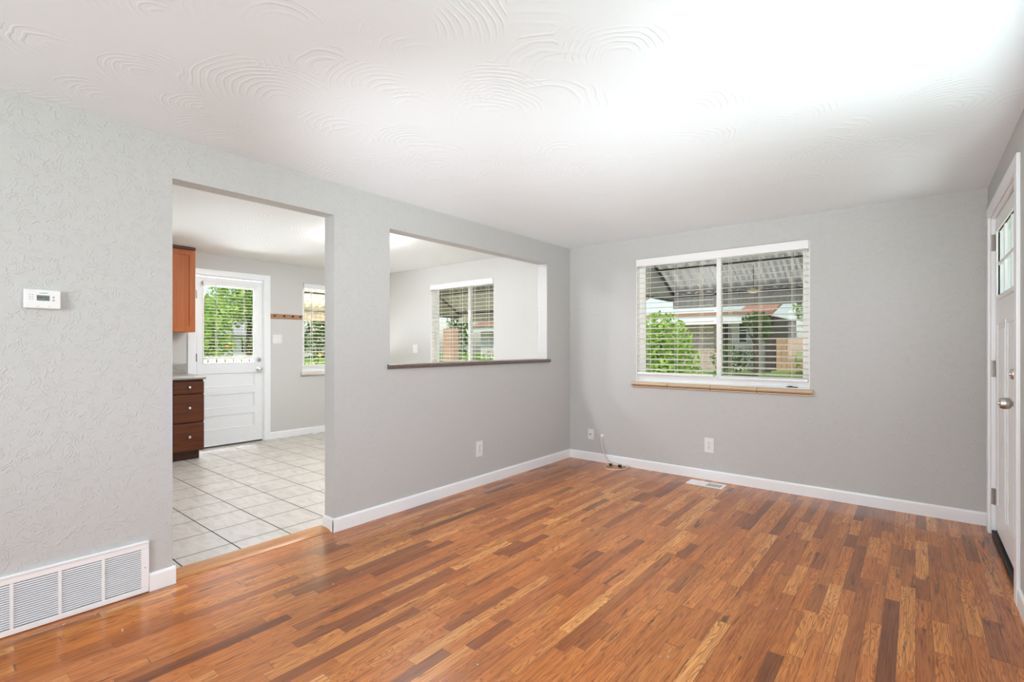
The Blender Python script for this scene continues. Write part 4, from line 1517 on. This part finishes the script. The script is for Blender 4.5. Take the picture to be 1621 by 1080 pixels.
nh = empty('neighbour_house', (-3.0, 12.5, 0.5), 'tan brick neighbour house with white fascia behind the back window', 'house')
gz = 0.40
box('brick_wall', 'brick_tan', nh, -7.0, -1.78, 12.0, 16.0, gz, 2.25)
box('pale_wall', 'siding', nh, -1.78, -0.55, 12.25, 16.0, gz, 2.25)
box('dark_recess', 'dark_recess', nh, -0.68, -0.30, 12.3, 16.0, gz, 2.25)
d = box('door', 'dark_recess', nh, -1.75, -1.55, 12.20, 12.26, gz, 2.2)
d = box('window', 'darkglass', nh, -1.30, -1.08, 12.22, 12.26, 1.45, 2.20)
b = MB()
b.box(-1.33, -1.30, 12.19, 12.25, 1.42, 2.23)
b.box(-1.08, -1.05, 12.19, 12.25, 1.42, 2.23)
b.box(-1.30, -1.08, 12.19, 12.25, 1.80, 1.84)
b.build('window_trim', 'fascia', nh)
b = MB()
b.box(-7.4, -0.75, 11.55, 11.65, 2.02, 2.40)
b.box(-7.4, -0.75, 11.65, 12.3, 2.10, 2.14)
b.build('fascia', 'fascia', nh)
b = MB()
b.prism([(11.5, 2.32), (16.4, 2.50), (16.4, 2.60), (11.5, 2.40)], 0, -7.5, -1.15)
b.prism([(11.5, 2.30), (14.0, 2.98), (14.0, 3.06), (11.5, 2.38)], 0, -1.15, -0.15)
b.build('roof', 'roof', nh)
for xx in (-0.78, -0.44):
    box('post', 'dark_recess', nh, xx, xx + 0.14, 11.75, 11.90, gz, 2.3)

cf = empty('cedar_fence', (1.5, 13.0, 0.5), 'tan cedar board fence at the right of the back window view', 'fence')
b = MB()
for i in range(30):
    x = -0.26 + i * 0.15
    b.box(x, x + 0.142, 12.4, 12.42, 0.3, 1.54 + rs.uniform(-0.015, 0.015))
b.build('boards', 'fence', cf)
b = MB()
b.box(-0.25, 4.2, 12.42, 12.47, 0.7, 0.79)
b.box(-0.25, 4.2, 12.42, 12.47, 1.30, 1.39)
b.build('rails', 'fence', cf)

# north-west yard (through the dining window)
nh2 = empty('neighbour_house', (-13.0, 17.0, 0.5), 'orange-roofed house far behind the dining window', 'house')
box('wall', 'siding', nh2, -16.7, -8.5, 16.5, 21.0, gz, 2.25)
b = MB()
b.box(-16.9, -8.3, 16.0, 16.1, 2.15, 2.42)
b.build('fascia', 'fascia', nh2)
b = MB()
b.prism([(15.95, 2.42), (21.2, 4.0), (21.2, 4.1), (15.95, 2.50)], 0, -17.0, -8.2)
b.build('roof', 'roof', nh2)
for xx in (-15.6, -13.4, -11.5):
    box('window', 'darkglass', nh2, xx, xx + 0.9, 16.46, 16.50, 1.1, 1.95)
pl = tag(box('brick_pillar', 'brick_orange', None, -10.78, -10.36, 8.0, 8.42, 0.2, 1.98, bev=0.01), 'orange brick pillar seen through the dining window', 'pillar')
tree(-11.55, 9.6, 3.2, [(0, 0, 1.6, 0.55, 1.2), (0.1, 0, 2.3, 0.45, 0.8)], 1400, 0.13, 'leaf_dark', 'dark green tree beside the brick pillar', 'tree', 0.06)
tree(-6.2, 5.6, 1.3, [(0, 0, 0.70, 0.55, 0.5), (0.6, 0.1, 0.6, 0.5, 0.45)], 900, 0.11, 'leaf', 'green shrub before the brick pillar', 'bush', 0.03)
tree(-9.0, 10.5, 1.3, [(0, 0, 0.62, 0.9, 0.5), (1.0, 0.3, 0.55, 0.8, 0.45)], 1200, 0.13, 'leaf_dark', 'mid green hedge bush before the orange-roofed house', 'bush', 0.05)
tree(-5.4, 8.6, 1.2, [(0, 0, 0.75, 0.6, 0.45), (-0.7, 0.2, 0.6, 0.5, 0.4)], 800, 0.11, 'leaf_lime', 'pale lime shrub at the right of the dining window view', 'bush', 0.03)

# west yard (through the back door and the window by the hooks)
tree(-16.5, 1.55, 3.4, [(0, 0, 1.7, 0.85, 0.9), (0.2, -0.8, 1.3, 0.9, 0.9), (-0.2, 0.6, 2.1, 0.6, 0.6), (0, -0.3, 0.8, 0.9, 0.6)], 2600, 0.17, 'leaf', 'broad green tree behind the back door glass', 'tree', 0.12)
tree(-14.2, 2.35, 5.6, [(0, 0, 2.9, 1.0, 1.2), (0, -0.45, 2.3, 0.8, 0.8), (0.1, 0.2, 1.9, 0.8, 0.6), (0, 0.35, 0.9, 0.55, 0.5), (0, -0.6, 3.4, 0.7, 0.6)], 3400, 0.15, 'leaf_lime', 'lime green tree at the right of the back door glass', 'tree', 0.10)
tree(-10.5, -0.1, 2.3, [(0, 0, 1.2, 0.55, 0.9), (0.1, 0.1, 1.9, 0.40, 0.5)], 1300, 0.12, 'leaf', 'bright green shrub at the left of the back door glass', 'bush', 0.05)
tree(-12.6, 4.55, 5.4, [(0, 0, 2.6, 1.2, 1.9), (0.2, 0.8, 2.2, 1.2, 1.6), (0, -0.1, 1.1, 1.1, 0.9)], 4800, 0.15, 'leaf_dark', 'dense dark tree behind the window by the coat hooks', 'tree', 0.12)
tree(-7.3, 1.00, 1.25, [(0, 0, 0.66, 0.55, 0.42), (0.1, 0.6, 0.60, 0.55, 0.40)], 1300, 0.09, 'leaf_lime', 'lime green shrub low in the window by the coat hooks', 'bush', 0.03)
fl = empty('flower', (-6.62, 0.62, lawn_z(-6.62, 0.62)), 'orange flower in front of the lime shrub below the window blind', 'flower')
b = MB()
b.tube([(-6.62, 0.62, lawn_z(-6.62, 0.62) - 0.02), (-6.62, 0.62, 1.10)], 0.008, 6)
b.build('stem', 'leaf', fl)
b = MB()
for k in range(8):
    a = k * math.pi / 4
    b.lathe([(0, -0.01), (0.016, 0), (0, 0.01)], (-6.62, 0.62 + math.cos(a) * 0.022, 1.12 + math.sin(a) * 0.022), (1, 0, 0), 8)
b.build('petals', 'flower', fl)

wf = empty('picket_fence', (-7.2, -2.0, 0.0), 'low pale board fence outside the back door', 'fence')
b = MB()
for i in range(34):
    y = -4.9 + i * 0.15
    b.box(-7.22, -7.20, y, y + 0.118, -0.1, 1.06)
b.build('boards', 'fence_pale', wf)
b = MB()
b.box(-7.20, -7.14, -4.9, 0.2, 1.06, 1.10)
b.box(-7.20, -7.16, -4.9, 0.2, 0.3, 0.39)
b.build('rails', 'fence_pale', wf)

sg = empty('road_sign', (-26.0, 6.25, 0.5), 'round red no-entry sign with a white bar in the street', 'sign')
ang = Vector((1, -0.39, 0)).normalized()
sz = 1.335
b = MB()
b.lathe([(0.22, 0), (0.22, 0.01), (0, 0.01)], (-26.0, 6.25, sz), ang, 28)
b.build('red_disc', 'sign_red', sg)
b = MB()
side = Vector((0.36, 1, 0)).normalized()
c0 = Vector((-26.0, 6.25, sz)) + ang * 0.011
b.quad([c0 - side * 0.15 - Vector((0, 0, 0.035)), c0 + side * 0.15 - Vector((0, 0, 0.035)), c0 + side * 0.15 + Vector((0, 0, 0.035)), c0 - side * 0.15 + Vector((0, 0, 0.035))])
b.build('white_bar', 'sign_white', sg)
b = MB()
b.tube([(-26.03, 6.26, 0.3), (-26.03, 6.26, sz + 0.2)], 0.025, 8)
b.build('post', 'silver', sg)

wh = empty('neighbour_house', (-30.0, 5.0, 0.5), 'pale house with grey roof far behind the back door glass', 'house')
box('wall', 'siding', wh, -36.0, -31.0, 0.0, 14.0, gz, 2.1)
b = MB()
b.prism([(-30.6, 2.0), (-36.4, 3.6), (-36.4, 3.7), (-30.6, 2.1)], 1, -0.4, 14.4)
b.build('roof', 'shingle', wh)
for yy in (3.0, 6.0, 9.0):
    box('window', 'darkglass', wh, -31.0, -30.96, yy, yy + 1.2, 0.9, 1.7)
